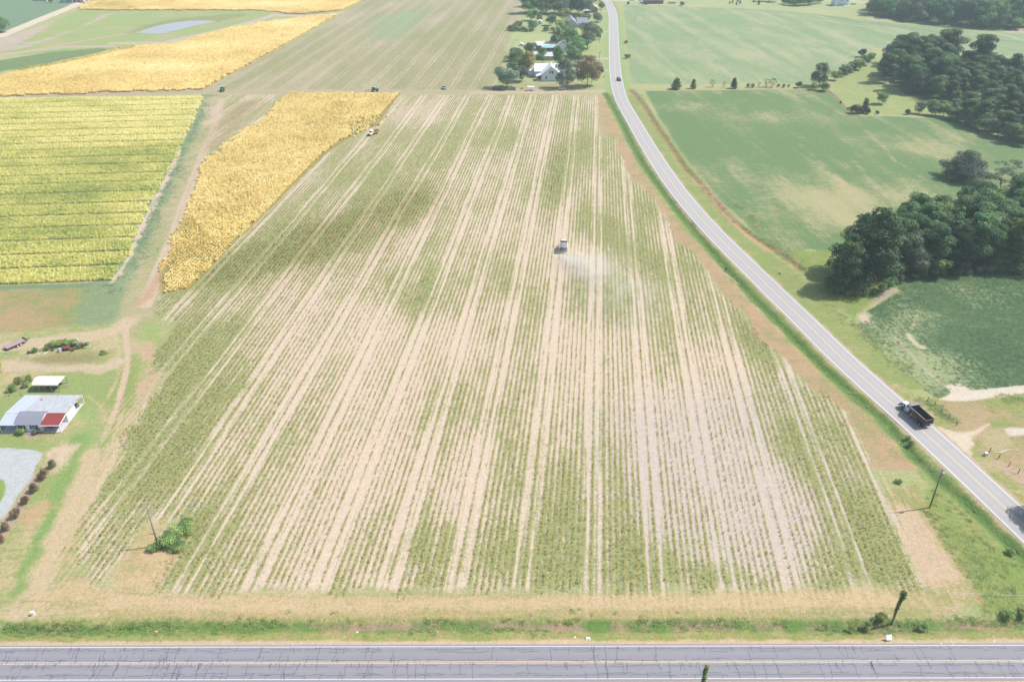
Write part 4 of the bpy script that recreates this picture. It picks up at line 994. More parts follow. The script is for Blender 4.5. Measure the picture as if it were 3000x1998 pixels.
# --- yard trees round the houses
yard = [
 ('big dark tree with brown lower leaves beside the parked vans', 1485,258,190,'round','grey',1.3),
 ('rounded grey-green tree just right of the tree over the vans', 1526,240,187,'round','grey',1.15),
 ('bright green tree behind the two trees over the vans', 1510,214,152,'broad','broad',1.3),
 ('tree with rust-tinged leaves left of the white farmhouse', 1545,216,146,'broad','yellow',.85),
 ('small grey tree right in front of the white garden dome', 1513,180,134,'round','grey',1.1),
 ('dark rounded tree left of the teal porch roof', 1553,164,120,'round','grey',1.1),
 ('small dark tree in front of the low tan-roofed garage', 1584,187,141,'broad','broad',1.0),
 ('slim dark tree touching the garage and the farmhouse chimney side', 1634,190,134,'broad','broad',.9),
 ('large dark tree covering the right end of the white farmhouse', 1655,258,170,'broad','grey',1.0),
 ('rust and olive coloured tree nearest the curving road', 1722,254,161,'broad','rust',1.05),
 ('small dark round tree right of the rust coloured tree', 1757,222,192,'round','oak',.95),
 ('mid green tree behind the tree at the farmhouse gable', 1683,192,139,'round','broad',1.2),
 ('broad bright green tree in the middle of the yards', 1678,168,84,'broad','broad',1.25),
 ('brown-green tree left of the broad bright green tree', 1632,144,80,'broad','grey',.95),
 ('tall dark tree with a bare trunk beside the road', 1722,145,65,'broad','grey',1.15),
 ('smaller tree leaning against the tall dark roadside tree', 1752,118,76,'broad','broad',.8),
 ('pale willow-like tree in front of the grey shingle roof', 1649,98,54,'round','light',1.3),
 ('dark round tree left of the pale willow-like tree', 1614,76,40,'round','broad',1.15),
 ('pale green tree behind the dark round yard tree', 1651,62,20,'round','light',1.25),
 ('grey-green tree at the left of the far yards', 1558,62,26,'round','broad',1.2),
 ('round tree beside the white shed', 1580,64,40,'round','broad',1.1),
 ('bushy tree left of the white shed', 1560,88,56,'round','broad',1.2),
 ('dark bushy tree at the tip of the far hedge by the tractor lane', 1517,86,57,'round','grey',1.3),
 ('rounded tree between the grey shingle roof and the road', 1750,66,32,'round','grey',1.1),
 ('small tree at the road bend near the brick house', 1762,30,4,'round','broad',1.0),
 ('green bush behind the ridge of the grey shingle roof', 1683,60,42,'round','broad',1.2),
]
for l, x, y, t, k, lf, wd in yard: T(l, x, y, t, k, lf, wd, group='trees in the house yards')
for i, (x, y) in enumerate([(1548,40),(1572,36),(1596,42),(1622,40),(1645,44),(1668,40),(1692,42),(1716,44),(1560,20),(1590,18),(1628,16),(1662,18),(1700,20),(1735,18),(1610,2),(1650,0),(1690,0),(1570,0)]):
    tree('tree', 'dark tree in the dense grove north of the shingle-roofed house', x, y, random.uniform(17, 21), 'broad', random.choice(['broad', 'grey']), 1.15, 'grove north of the houses')
T('pink flowering crape myrtle behind the rust coloured tree', 1699, 196, 175, 'round', 'pink', 1.1, name='flowering_tree')
for x, y in [(1498,90),(1508,92),(1520,92),(1533,92),(1542,94),(1556,93),(1600,92),(1618,90),(1640,92),(1700,54),(1712,56),(1722,58)]:
    tree('bush', 'green bush in the hedge behind the mown strip', x, y, random.uniform(3, 5), 'bush', 'broad', 1.0, 'bushes of the far yard hedge', 'bush')
for lab, x, y, t in [('lone bush on the far verge of the curving road, nearer the black car', 1838,172,157), ('lone bush on the far verge of the curving road, farther one', 1834,128,118)]:
    tree('bush', lab, x, y, hpx(x, y, t), 'bush', 'broad', .9, None, 'bush')
# --- row along the east track
for l, x, y, t, k, lf, wd in [
 ('dark dense tree nearest the road in the row along the eastern track', 1981,262,228,'cone','broad',1.9),
 ('second dark conical tree from the road along the eastern track', 2031,260,231,'cone','broad',1.35),
 ('third dark conical tree from the road along the eastern track', 2149,260,228,'cone','oak',1.35),
 ('thin sapling between the dark conical trees', 2087,256,234,'airy','light',.9),
 ('thinnest sapling just left of the third dark conical tree', 2120,257,238,'airy','light',.7),
 ('left one of the pair of leafy saplings on the eastern track', 2244,256,229,'airy','light',1.0),
 ('right one of the pair of leafy saplings on the eastern track', 2261,257,229,'airy','broad',1.1),
 ('tiny sapling left of the pair of leafy saplings', 2222,257,240,'airy','light',.8),
 ('small dark tree at the right end of the track row', 2339,258,237,'round','broad',1.2),
 ('tall grey feathery tree where the track meets the hedge', 2398,254,183,'broad','grey',1.05),
 ('light rounded tree standing alone in the grass pocket', 2582,306,265,'round','light',1.15),
 ('slender dark tree on the bank of the grass pocket', 2531,332,288,'cone','oak',1.2),
 ('yellowish tree at the field edge below the upper pines', 2726,338,291,'broad','light',.95),
 ('dark green tree left of the yellowish field-edge tree', 2692,334,297,'broad','grey',1.0)]:
    T(l, x, y, t, k, lf, wd)
for x in (2191, 2205, 2280, 2296, 2310): tree('bush', 'tiny bush in the row along the eastern track', x, 256+random.random()*2, random.uniform(1.4, 3), 'bush', 'light', .6, 'tiny bushes along the eastern track', 'bush')
for x, y, t in [(2384,264,240),(2414,268,236),(2446,236,204),(2467,225,193),(2480,218,184),(2496,212,176),(2514,206,168),(2535,192,157),(2548,180,150)]:
    tree('bush', 'bushy hedge tree on the line from the track up to the pines', x, y, hpx(x, y, t), 'round', random.choice(['broad', 'grey', 'light']), 1.2, 'hedge below the upper pines', 'bush')
T('dark round tree rising above the hedge line', 2524, 168, 140, 'round', 'oak', 1.1)
for x, y, t in [(2501,333,303),(2516,334,309),(2541,335,316),(2569,335,323),(2658,336,318),(2484,322,314),(2462,304,296)]:
    tree('bush', 'dark bush on the ditch bank of the grass pocket', x, y, hpx(x, y, t), 'bush', 'oak', .62, 'bushes on the ditch bank', 'bush')
r = tree('oak_thicket', 'wide domed dark oak thicket standing alone in the soybean field', 2822, 522, hpx(2822, 522, 430), 'mound', 'oak', 1.7, None, 'tree')
T('sparse old tree with bare spreading limbs beside the domed thicket', 2927, 566, 462, 'airy', 'grey', 1.05, name='old_tree')
T('grey sparse tree at the right edge behind the old bare-limbed tree', 2995, 560, 480, 'airy', 'grey', 1.0, name='old_tree')
# --- pine wood near the curving road
T('leftmost and lowest dark pine of the near wood, closest to the road', 2475, 852, 690, 'fullpine', 'pine', 1.05, name='pine_tree')
T('tall full pine just right of the leftmost pine of the near wood', 2545, 838, 612, 'fullpine', 'pine', 1.0, name='pine_tree')
T('big dark pine left of centre in the near wood', 2505, 800, 625, 'fullpine', 'pine', 1.1, name='pine_tree')
T('grey-green leafy tree at the front of the near pine wood', 2662, 806, 690, 'broad', 'grey', .95)
T('bright green bush at the front foot of the near pine wood', 2741, 812, 750, 'round', 'broad', 1.15, name='bush', cat='bush')
T('yellow-green pine on the top edge of the near wood', 2868, 660, 538, 'pine', 'light', 1.1, name='pine_tree')
for (x, y) in fill([(2555,835),(2600,818),(2700,800),(3000,790),(3180,785),(3200,640),(3000,650),(2800,668),(2640,690),(2540,760),(2530,800)], 7.6):
    if min((x-a)**2+(y-b)**2 for a, b in TREES) < 16: continue
    k = random.random()
    tree('pine_tree', 'dark pine in the near wood above the soybean field', x, y, random.uniform(15.5, 20), 'pine' if k < .62 else 'fullpine', 'pine' if k < .85 else 'broad', random.uniform(.95, 1.15), 'pines of the near wood', px=False)
for x, y in [(2630,826),(2612,836),(2598,842),(2680,815),(2700,812),(2765,806),(2800,802),(2830,803),(2865,800),(2900,798),(2940,797),(2975,796),(2585,852),(2560,862),(2480,866),(2510,868),(2530,866),(2450,858),(2436,846)]:
    tree('bush', 'low shrub along the foot of the near pine wood', x, y, random.uniform(1.8, 4.2), 'bush', random.choice(['broad', 'grey', 'light']), .75, 'shrubs at the foot of the near wood', 'bush')
# --- upper wood
T('tall dark pine on the skyline left of the upper wood', 2640, 215, 98, 'pine', 'pine', 1.15, name='pine_tree')
T('highest pine of the upper wood, round headed', 2765, 205, 84, 'pine', 'pine', 1.2, name='pine_tree')
T('pale-lit lone pine at the right shoulder of the upper wood', 2868, 215, 100, 'pine', 'pine', 1.1, name='pine_tree')
for (x, y) in fill([(2575,228),(2610,262),(2700,280),(2790,340),(2900,388),(3000,425),(3200,500),(3260,270),(3000,225),(2900,205),(2790,195),(2600,185)], 11):
    if min((x-a)**2+(y-b)**2 for a, b in TREES) < 30: continue
    k = random.random()
    lf = 'pine' if k < .6 else ('broad' if k < .78 else 'grey')
    tree('pine_tree' if lf == 'pine' else 'tree', 'dark pine in the upper wood behind the grass pocket' if lf == 'pine' else 'leafy tree among the pines of the upper wood', x, y, (random.uniform(17, 23) if lf == 'pine' else random.uniform(10, 16))*(.68 if x > .53*y+2 and y > 330 else 1), 'pine' if lf == 'pine' else 'broad', lf, random.uniform(1.0, 1.2), 'pines of the upper wood' if lf == 'pine' else 'leafy trees of the upper wood', px=False)
for x, y in [(2764,342),(2785,350),(2807,356),(2830,364),(2852,372),(2874,382),(2896,392),(2920,400),(2945,408),(2970,418),(2995,428),(2740,340)]:
    tree('bush', 'leafy edge tree where the upper wood meets the soybeans', x, y, random.uniform(7, 11), 'round', random.choice(['grey', 'broad']), 1.2, 'edge trees of the upper wood', 'tree')
# --- top right wood
for (x, y) in fill([(2555,45),(2650,60),(2780,78),(2900,88),(3000,88),(3200,92),(3200,-25),(2700,-25),(2600,0)], 14.5):
    if x > .5514*y+39.7+12 or y > 1010: continue
    k = random.random(); lf = 'pine' if k < .3 else ('broad' if k < .8 else 'yellow' if 500 < x < 560 else 'grey')
    tree('tree', 'tree of the dark far wood in the top right corner', x, y, random.uniform(15, 22), 'broad', lf, random.uniform(1.0, 1.3), 'trees of the top right wood', px=False)
T('low tree standing forward of the top right wood at the frame edge', 2975, 88, 48, 'round', 'broad', 1.3)
for x, y in [(2222,6),(2238,5),(2254,6),(2268,7),(2312,17),(2326,19),(2340,18),(2354,17),(2368,16),(2386,13),(2402,11),(2298,13)]:
    tree('tree', 'dark tree in the clump left of the distant white house', x, y, random.uniform(7, 11), 'round', 'broad', 1.2, 'clump left of the distant white house')
for x, y in [(2138,12),(2146,10),(2157,16),(2162,6),(2168,12),(2208,8),(2223,15)]:
    tree('cedar_tree', 'tiny dark cedar on the far pasture', x, y, random.uniform(2.5, 4), 'cone', 'oak', 1.2, 'small cedars on the far pasture')
T('round tree on the lawn right of the silver tank at the red-brown barn', 1998, 18, 3, 'round', 'grey', 1.2)
T('small bare-stemmed tree left of the red-brown barn by the road', 1840, 16, 4, 'round', 'grey', 1.1)
T('green tree at the left frame edge beside the pale farm road', 2, 96, 38, 'round', 'broad', 1.2)
T('dark tree by the blue tank at the top left farmstead', 150, 9, -4, 'round', 'oak', 1.3)
g = G(2992, 1538)
tree('tree', 'tree just beyond the right edge whose shadow falls on the road', g.x+6.4, g.y+1.4, 8.5, 'round', 'broad', 1.3, px=False)
# --- farm shop planting
rows_ = [(156,1369),(129,1402),(103,1440),(76,1474),(49,1514),(20,1552),(-2,1590)]
nm = ['top', 'second', 'third', 'fourth', 'fifth', 'sixth', 'seventh']
for i, (x, y) in enumerate(rows_):
    tree('crape_myrtle', f'reddish crape myrtle, {nm[i]} from the top in the row beside the gravel lot', x, y, random.uniform(2.2, 2.7), 'bush', 'red', .55, 'crape myrtles beside the gravel lot', 'shrub')
for lab, x, y, h in [('upper left vine bush on the trellis rows', 56,1124,2.4), ('lower left vine bush on the trellis rows', 38,1146,2.4), ('upper right vine bush on the trellis rows', 86,1116,2.0), ('lower right vine bush beside the carport', 77,1134,2.0)]:
    tree('vine_bush', lab, x, y, h, 'bush', 'light', .72, 'vine bushes behind the farm shop', 'bush')
tree('tree', 'tree with yellowing leaves cut by the left frame edge behind the vines', -8, 1094, 4.6, 'round', 'yellow', 1.1)
for lab, x, y, h in [('green flowering shrub left of the shop door', 62,1272,2.0), ('low flowering shrub right of the shop door', 108,1271,1.5), ('dark potted shrub behind the white side wall', 226,1192,1.2)]:
    tree('shrub', lab, x, y, h, 'bush', 'kudzu' if 'green' in lab else 'grey', .75, None, 'shrub')
for lab, x, y, h, wd in [('kudzu mound at the foot of the left power pole', 502,1590,2.9,1.2), ('smaller kudzu heap left of the left power pole', 455,1608,1.6,1.2), ('kudzu heap on the upper right of the left pole mound', 535,1558,2.1,1.5), ('low kudzu heap on the lower right of the left pole mound', 520,1606,1.5,1.8), ('kudzu heap at the top of the left pole mound', 548,1535,1.4,1.6)]:
    tree('kudzu_mound', lab, x, y, h, 'bush', 'kudzu', wd, None, 'bush')
for i, (lab, x, y, h) in enumerate([('dense bush left of the vine-covered pole', 2580,1814,2.6), ('bush at the ditch, two left of the vine-covered pole', 2535,1838,2.2), ('low leafy bush far left of the vine-covered pole', 2495,1843,1.7), ('bush on the ditch right of the vine-covered pole', 2706,1838,2.0), ('bush at the lower right frame edge', 2950,1806,2.6), ('bush beside the one at the lower right edge', 2990,1800,2.6), ('round bush by the corner ditch', 2958,1622,2.2), ('leafy bush between the field corner and the right power pole', 2632,1414,1.9), ('dark bush at the ditch bend above the right power pole', 2668,1302,1.9), ('bush in the ditch beside the road, above the dark ditch bend bush', 2660,1285,1.5), ('bush at the top of the near roadside ditch', 2128,792,1.6), ('small bush on the verge opposite the near roadside ditch', 2284,803,1.0)]):
    tree('bush', lab, x, y, h*.6, 'bush', 'kudzu', 1.0, None, 'bush')

# ================================================================== POLES AND WIRES
wood = M('weathered_wood', (128,116,104), .85, var=.2, scale=5); wood2 = M('grey_pole_wood', (150,150,152), .85, var=.15, scale=5)
steel = M('galvanised', (190,196,204), .45, .6, .08); wire_m = M('wire', (205,208,212), .5, .2, .05); porcelain = M('insulator', (206,210,216), .4)
def pole(label, x, y, h, mat=wood, trans=False, vines=False, arm=False, lean=0, name='utility_pole'):
    g = G(x, y); r = thing(name, label, 'utility pole', (g.x, g.y, ground_z(np.array([g.x]), np.array([g.y]))[0]))
    MB().tube((0, 0, -.4), (lean, 0, h), .17, .11, 10).build('pole', mat, r, smooth=True)
    MB().tube((lean, 0, h), (lean, 0, h+.25), .05, .04, 6).build('insulator', porcelain, r)
    if trans:
        t = MB().tube((lean+.35, -.1, h-1.9), (lean+.35, -.1, h-.85), .3, .3, 12).build('transformer', steel, r)
        MB().tube((lean+.35, -.1, h-.85), (lean+.35, -.1, h-.6), .07, .05, 6).build('bushing', porcelain, t)
        MB().box(lean-.05, lean+.2, -.16, -.02, h-1.6, h-1.1).build('bracket', steel, r)
    if arm: MB().box(-1.1, 1.1, -.06, .06, h-.6, h-.45).build('crossarm', mat, r)
    if vines:
        rr = random.Random(3); B = []
        for i in range(16):
            z = h*(.3+.68*i/15); B.append((lean*z/h+rr.uniform(-.15, .15), rr.uniform(-.15, .15), z, .2+.35*(i/15)**2+rr.random()*.12, .2+.35*(i/15)**2, .5))
        me = crown_mesh('vine', B, 2200, .09, LM['light'] if vines == 2 else LM['broad'], 5); o = bpy.data.objects.new('vine', me); C.objects.link(o); o.parent = r
    return r, Vector((g.x+lean, g.y, h+.1))
pr, topR = pole('tall wooden power pole with a grey transformer beside the curving road', 2723.5, 1487, 10.8, trans=True, lean=-.15)
pl, topL = pole('thin grey power pole standing at the kudzu mound on the left', 463, 1599, 10.9, mat=wood2, lean=.2)
pv, topV = pole('leaning pole with a vine-covered head by the highway ditch', 2612.8, 1823.5, 8.6, vines=1, lean=.25)
g = G(2072, 1945, 9.5); gx = g.x; gy = g.y
r4 = thing('utility_pole', 'pole wrapped in vines rising from below the bottom edge in front of the highway', 'utility pole', (gx, gy, 0))
MB().tube((0, 0, -.4), (0, 0, 9.2), .17, .12, 10).build('pole', wood, r4, smooth=True)
rr = random.Random(9); B = [(rr.uniform(-.15, .15), rr.uniform(-.15, .15), 9.3*(.1+.88*i/22), .3+.1*rr.random(), .3+.1*rr.random(), .4) for i in range(23)]
o = bpy.data.objects.new('vine', crown_mesh('vine', B, 3400, .1, LM['light'], 6)); C.objects.link(o); o.parent = r4
pole('far power pole with a transformer by the yards, nearer one', 1755, 190, hpx(1755, 190, 150), trans=True)
pole('far power pole north of the driveway, without transformer', 1757, 128, hpx(1757, 128, 84))
pole('far power pole near the shingle-roofed house', 1760, 66, hpx(1760, 66, 28))
pole('slim pole standing in the far soybean field', 1860, 62, hpx(1860, 62, 34), mat=wood2)
def wire(label, a, b, sag, r=.022):
    pts = [a.lerp(b, i/24)-Vector((0, 0, 4*sag*(i/24)*(1-i/24))) for i in range(25)]
    o = MB().path(pts, r, 4).build('power_line', wire_m); tag(o, label, 'cable'); return o
wire('upper power line running from the right pole across the field to the left pole', topR, topL, 2.4, .014)
wire('lower power line running from the right pole across the field to the left pole', topR-Vector((0, 0, 1)), topL-Vector((0, 0, 1)), 2.9, .014)
e1_ = G(-420, 2080, 9.5)
wire('upper power line from the left pole to the lower left corner', topL, e1_, .8)
wire('lower power line from the left pole to the lower left corner', topL-Vector((0, 0, 1.2)), e1_-Vector((-1.5, 2.2, 1.6)), .9)
wire('power line from the vine-headed pole to the right frame edge', topV, G(3500, 1752, 9), .6, .018)

# ================================================================== BUILDINGS
wht = M('white_siding', (226,236,252), .7, var=.03); wht2 = M('white_wall', (250,250,252), .7, var=.03)
zinc = M('zinc_roof', (214,222,236), .42, .25, .04, .6, .5); glass = M('window_glass', (60,70,84), .15, 0, .1, spec=.6)
trim = M('white_trim', (244,245,248), .6, var=.02); dark = M('dark_interior', (62,58,58), .9); conc = M('concrete', (206,208,214), .85, var=.06)
shutter = M('black_shutter', (44,48,58), .6); shing = M('grey_shingles', (142,146,162), .9, var=.14, scale=9)
redroof = M('red_roof', (150,66,66), .6, var=.12, scale=4); cream = M('cream_metal', (244,234,220), .45, .1, .03)
def rusty_roof():
    N = NT('worn_tin_roof'); pos = N.n('ShaderNodeTexCoord').outputs['Object']
    nz = N.noise(pos, .55, 4, .7); n2 = N.noise(N.mapv(pos, scale=(3, .5, 1)), 1.2, 3, .7)
    c = N.mix(N.sstep(n2, .35, .7), tuple(lin((214,220,228))*.72), tuple(lin((186,186,188))*.72))
    c = N.mix(N.sstep(nz, .6, .66), c, tuple(lin((196,112,84))*.7))
    N.bsdf(c, .45, .2, None, 0, .5); return N.m
tin = rusty_roof()
# --- farm shop (front edge runs along X); origin = front right corner of the white side wall
S = thing('farm_shop', 'white farm shop under a wide pale tin roof with grey shingled porch room', 'building', (-111.0, 160.7, 0))
MB().box(-9.6, 0, 0, 4.1, 0, 2.45).build('wall', wht2, S)
MB().box(-14.6, .1, 0, 8.0, -.05, .06).build('floor_slab', conc, S)
# roof panels, many sheets side by side
def roof_panels(parent, x0, x1, y0, z0, y1, z1, w_, mat, name='roof_panel', th=.05):
    n = max(1, round((x1-x0)/w_)); d = (x1-x0)/n
    for i in range(n):
        a = x0+i*d; dz = .012*(i % 2)
        MB().slab([(a, y0, z0+dz), (a+d+.04, y0, z0+dz), (a+d+.04, y1, z1+dz), (a, y1, z1+dz)], th).build(name, mat, parent)
roof_panels(S, -10.4, .3, -.35, 3.15, 8.4, 2.35, .97, tin)
roof_panels(S, -14.7, -10.4, -.35, 3.15, 8.4, 2.35, .97, zinc)
roof_panels(S, -14.7, -10.4, -4.6, 2.35, -.32, 3.08, .97, zinc)
MB().box(-14.8, .3, -.42, -.34, 3.0, 3.2).build('ridge_trim', trim, S)
for x in (.1, -5, -10, -14.4): MB().box(x-.07, x+.07, 8.0, 8.14, 0, 2.35).build('post', trim, S)
MB().box(-14.5, -14.35, -4.4, -4.25, 0, 2.35).build('post', trim, S)
MB().box(-14.6, -10.5, -4.6, -.2, 0, .05).build('floor_slab', conc, S)
MB().box(-9.9, -9.7, -.3, 4.1, 0, 2.7).build('back_wall', wht, S)
# porch room with shingled gambrel roof
PRm = MB().box(-10.5, -4.55, -4.0, -.4, 0, 2.5).build('porch_room', wht, S)
for k in range(9):
    MB().box(-10.52+0, -4.53, -4.02, -4.0, .15+k*.26, .17+k*.26).build('siding_board', trim, PRm)
MB().slab([(-10.9, -4.45, 2.35), (-4.3, -4.45, 2.35), (-4.3, -2.2, 3.35), (-10.9, -2.2, 3.35)], .1).build('roof', shing, S)
MB().slab([(-10.9, -2.2, 3.35), (-4.3, -2.2, 3.35), (-4.3, -.7, 3.72), (-10.9, -.7, 3.72)], .1).build('roof', shing, S)
MB().slab([(-10.9, -.7, 3.72), (-4.3, -.7, 3.72), (-4.3, .2, 3.2), (-10.9, .2, 3.2)], .1).build('roof', shing, S)
MB().prism([(-4.3, 2.3), (-2.2, 3.2), (-.7, 3.55), (.2, 3.1), (.2, 2.3)], -4.62, -4.5).build('gable', wht, S)
for cx in (-9.3, -6.35):
    wn = MB().box(cx-.38, cx+.38, -4.07, -4.0, 1.0, 2.0).build('window', trim, S)
    MB().box(cx-.31, cx+.31, -4.1, -4.06, 1.07, 1.93).build('pane', glass, wn); MB().box(cx-.32, cx+.32, -4.12, -4.09, 1.47, 1.53).build('mullion', trim, wn)
    for s_ in (-1, 1): MB().box(cx+s_*.72-.2, cx+s_*.72+.2, -4.08, -4.0, .95, 2.05).build('shutter', shutter, S)
dr_ = MB().box(-8.35, -7.25, -4.09, -4.0, .15, 2.25).build('door', trim, S); MB().tube((-7.4, -4.13, 1.15), (-7.4, -4.09, 1.15), .05).build('handle', shutter, dr_)
MB().box(-8.6, -7.0, -4.9, -4.05, 0, .16).build('step', conc, S)
# red-roofed lean-to
RR = MB().slab([(-4.55, -4.5, 2.25), (.35, -4.5, 2.25), (.35, -.45, 3.0), (-4.55, -.45, 3.0)], .09).build('red_roof', redroof, S)
for i in range(12): MB().box(0, .03, 0, 4.1, 0, .02, Matrix.Translation((-4.4+i*.42, -4.5, 2.27)) @ Matrix.Rotation(math.atan2(.75, 4.05), 4, 'X')).build('roof_rib', redroof, RR)
MB().box(-4.5, .35, -4.62, -4.5, 2.1, 2.28).build('fascia', trim, S)
MB().prism([(-4.6, 2.1), (-4.6, 2.28), (-.45, 3.05), (-.45, 2.85)], .35, .45).build('fascia', trim, S)
MB().box(.12, .27, -4.3, -4.15, 0, 2.2).build('post', trim, S)
MB().box(-4.4, .25, -4.4, -.1, 0, .08).build('floor_slab', conc, S)
tag(MB().box(-115.0, -113.9, 158.2, 159.4, .1, 1.3).frus((-114.9, -114.0, 158.3, 159.3), (-114.7, -114.2, 158.5, 159.1), 1.3, 1.7).build('covered_machine', M('black_cover', (40,42,50), .7)), 'dark covered machine under the red-roofed lean-to', 'machine')
tb = thing('round_table', 'small dark round table under the red-roofed lean-to', 'table', (-112.2, 158.6, .08))
MB().tube((0, 0, .68), (0, 0, .74), .5, .5, 14).build('tabletop', shutter, tb); MB().tube((0, 0, 0), (0, 0, .68), .06, .06, 8).build('leg', shutter, tb)
# --- carport
K = thing('carport', 'open metal carport with a cream curved roof behind the farm shop', 'carport', (-123.2, 174.2, 0))
prof = [(-.35, 1.95), (-.32, 2.2), (.1, 2.42), (1.8, 3.05), (3.6, 2.45), (4.0, 2.2), (4.05, 1.95)]
for i in range(6):
    x = -3.4+i*1.17
    for a, b in zip(prof[:-1], prof[1:]):
        pass
    pf = prof+[(q[0]*.985+.03, q[1]-.06) for q in prof[::-1]]
    MB().prism(pf, x, x+1.155).build('roof_panel', cream, K)
for x in (-3.3, -1.75, -.2, 1.4, 3.5):
    for y in (-.2, 3.95): MB().box(x-.05, x+.05, y-.05, y+.05, 0, 2.3).build('post', steel, K)
for y in (-.2, 3.95): MB().box(-3.3, 3.5, y-.05, y+.05, 0, .1).build('base_rail', steel, K)
MB().prism([(-.2, 2.25), (1.8, 2.95), (3.95, 2.25)], 3.5, 3.58).build('gable', wht, K)
# ================================================================== VEHICLES
tyre = M('tyre_rubber', (46,46,48), .9); rim = M('rim_metal', (190,192,196), .4, .5); chrome = M('chrome', (200,204,210), .25, .8, .03)
lamp_w = M('headlight_glass', (235,238,242), .2, spec=.6); lamp_r = M('tail_light', (190,40,34), .3); blackp = M('black_paint', (42,44,50), .4, spec=.5)
def wheel(parent, x, y, z, r, w_, rimr=.58, rm=rim, name='wheel'):
    """axle along local Y"""
    o = MB().tube((x, y-w_/2, z), (x, y+w_/2, z), r, r, 18).build(name, tyre, parent, bevel=min(.04, w_*.15))
    s_ = 1 if y > 0 else -1
    MB().tube((x, y+s_*(w_/2-.02), z), (x, y+s_*(w_/2+.015), z), r*rimr, r*rimr*.9, 14).build('rim', rm, o)
    MB().tube((x, y+s_*w_/2, z), (x, y+s_*(w_/2+.05), z), r*.17, r*.14, 8).build('hub', blackp, o)
    return o
def car(name, label, loc, rz, col, kind='sedan', cat='car', group=None, sc=1.0, metal=.2):
    """front towards local +X"""
    paint = M('paint_'+name+str(len(bpy.data.objects)), col, .3, metal, .03, spec=.6)
    r = thing(name, label, cat, loc, rz, group)
    if kind == 'sedan':
        L, W, zb, zh, prof = 4.6, 1.8, .3, .92, [(-2.3,.35),(-2.3,.85),(-1.7,.98),(1.0,.95),(2.1,.78),(2.3,.6),(2.3,.35)]; cab = [(-1.75,.96),(-1.05,1.42),(.2,1.42),(1.0,.94)]; wx = (-1.38, 1.42); wr = .33
    elif kind == 'suv':
        L, W, zb, zh, prof = 4.7, 1.88, .4, 1.05, [(-2.35,.4),(-2.35,1.0),(-2.2,1.08),(1.05,1.08),(2.15,.95),(2.35,.75),(2.35,.4)]; cab = [(-2.25,1.06),(-2.05,1.72),(.2,1.72),(1.0,1.06)]; wx = (-1.42, 1.45); wr = .37
    elif kind == 'pickup':
        L, W, zb, zh, prof = 5.6, 1.95, .45, 1.1, [(-2.8,.5),(-2.8,1.05),(-.95,1.05),(-.95,1.08),(1.5,1.1),(2.6,1.0),(2.8,.85),(2.8,.5)]; cab = [(-.95,1.07),(-.85,1.78),(.75,1.78),(1.45,1.08)]; wx = (-1.75, 1.8); wr = .4
    else:  # van
        L, W, zb, zh, prof = 5.6, 2.0, .4, 1.2, [(-2.8,.4),(-2.8,1.2),(2.1,1.2),(2.6,1.0),(2.8,.8),(2.8,.4)]; cab = [(-2.78,1.18),(-2.7,2.1),(1.35,2.1),(2.1,1.19)]; wx = (-1.7, 1.8); wr = .38
    MB().prism(prof, -W/2, W/2, 'y').build('body', paint, r, bevel=.07)
    w1 = W/2-.03; w2 = W/2-.2
    b0, b1, b2, b3 = cab
    vv = [(b0[0], -w1, b0[1]), (b3[0], -w1, b3[1]), (b3[0], w1, b3[1]), (b0[0], w1, b0[1]), (b1[0], -w2, b1[1]), (b2[0], -w2, b2[1]), (b2[0], w2, b2[1]), (b1[0], w2, b1[1])]
    MB().add(vv, [(0, 3, 2, 1), (4, 5, 6, 7), (0, 1, 5, 4), (1, 2, 6, 5), (2, 3, 7, 6), (3, 0, 4, 7)]).build('windows', glass, r)
    MB().frus((b1[0]-.05, b2[0]+.08, -w2-.02, w2+.02), (b1[0]+.05, b2[0]-.05, -w2+.06, w2-.06), b1[1]-.03, b1[1]+.05).build('roof', paint, r)
    for s_ in (-1, 1):
        for t_ in ((.5,) if kind == 'pickup' else (.33, .68)):
            x = b0[0]*(1-t_)+b3[0]*t_; x2 = b1[0]*(1-t_)+b2[0]*t_
            MB().tube((x, s_*(w1+.005), b0[1]), (x2, s_*(w2+.01), b1[1]), .045, .04, 5).build('pillar', paint, r)
        MB().box(L/2-.05, L/2+.02, s_*W*.36-.17, s_*W*.36+.17, zh-.32, zh-.16).build('headlight', lamp_w, r)
        MB().box(-L/2-.02, -L/2+.05, s_*W*.4-.13, s_*W*.4+.13, zh-.25, zh-.05).build('tail_light', lamp_r, r)
        for x in wx: wheel(r, x, s_*(W/2-.1), wr, wr, .24)
    MB().box(L/2-.03, L/2+.06, -W*.45, W*.45, zb, zb+.2).build('bumper', blackp if kind != 'sedan' else paint, r)
    MB().box(-L/2-.06, -L/2+.03, -W*.45, W*.45, zb, zb+.2).build('bumper', blackp if kind != 'sedan' else paint, r)
    if kind == 'pickup':
        MB().box(-2.72, -1.0, -.84, .84, 1.055, 1.065).build('bed_floor', blackp, r)
        for s_ in (-1, 1): MB().box(-2.8, -.95, s_*.92-.06, s_*.92+.06, 1.05, 1.22).build('bed_side', paint, r)
        MB().box(-2.82, -2.74, -.95, .95, 1.05, 1.22).build('tailgate', paint, r)
    return r
def gp_(x, y): g = G(x, y); return (g.x, g.y, .03)
car('pickup_truck', 'silver-blue pickup parked at the head of the far rows, seen from the front', gp_(1301, 261), R(-82), (150,180,208), 'pickup', 'pickup')
car('van', 'dark maroon and white van parked under the trees at the cross track', gp_(1456, 265), R(0), (66,52,68), 'van', 'van')
car('sport_utility_vehicle', 'silver-blue car with its rear lid up under the tree by the dark van', gp_(1500, 264), R(170), (150,168,196), 'suv', 'car')
tg = thing('open_tailgate', 'raised white rear lid of the silver-blue car by the dark van', 'car lid', (0, 0, 0)); bpy.data.objects.remove(tg)
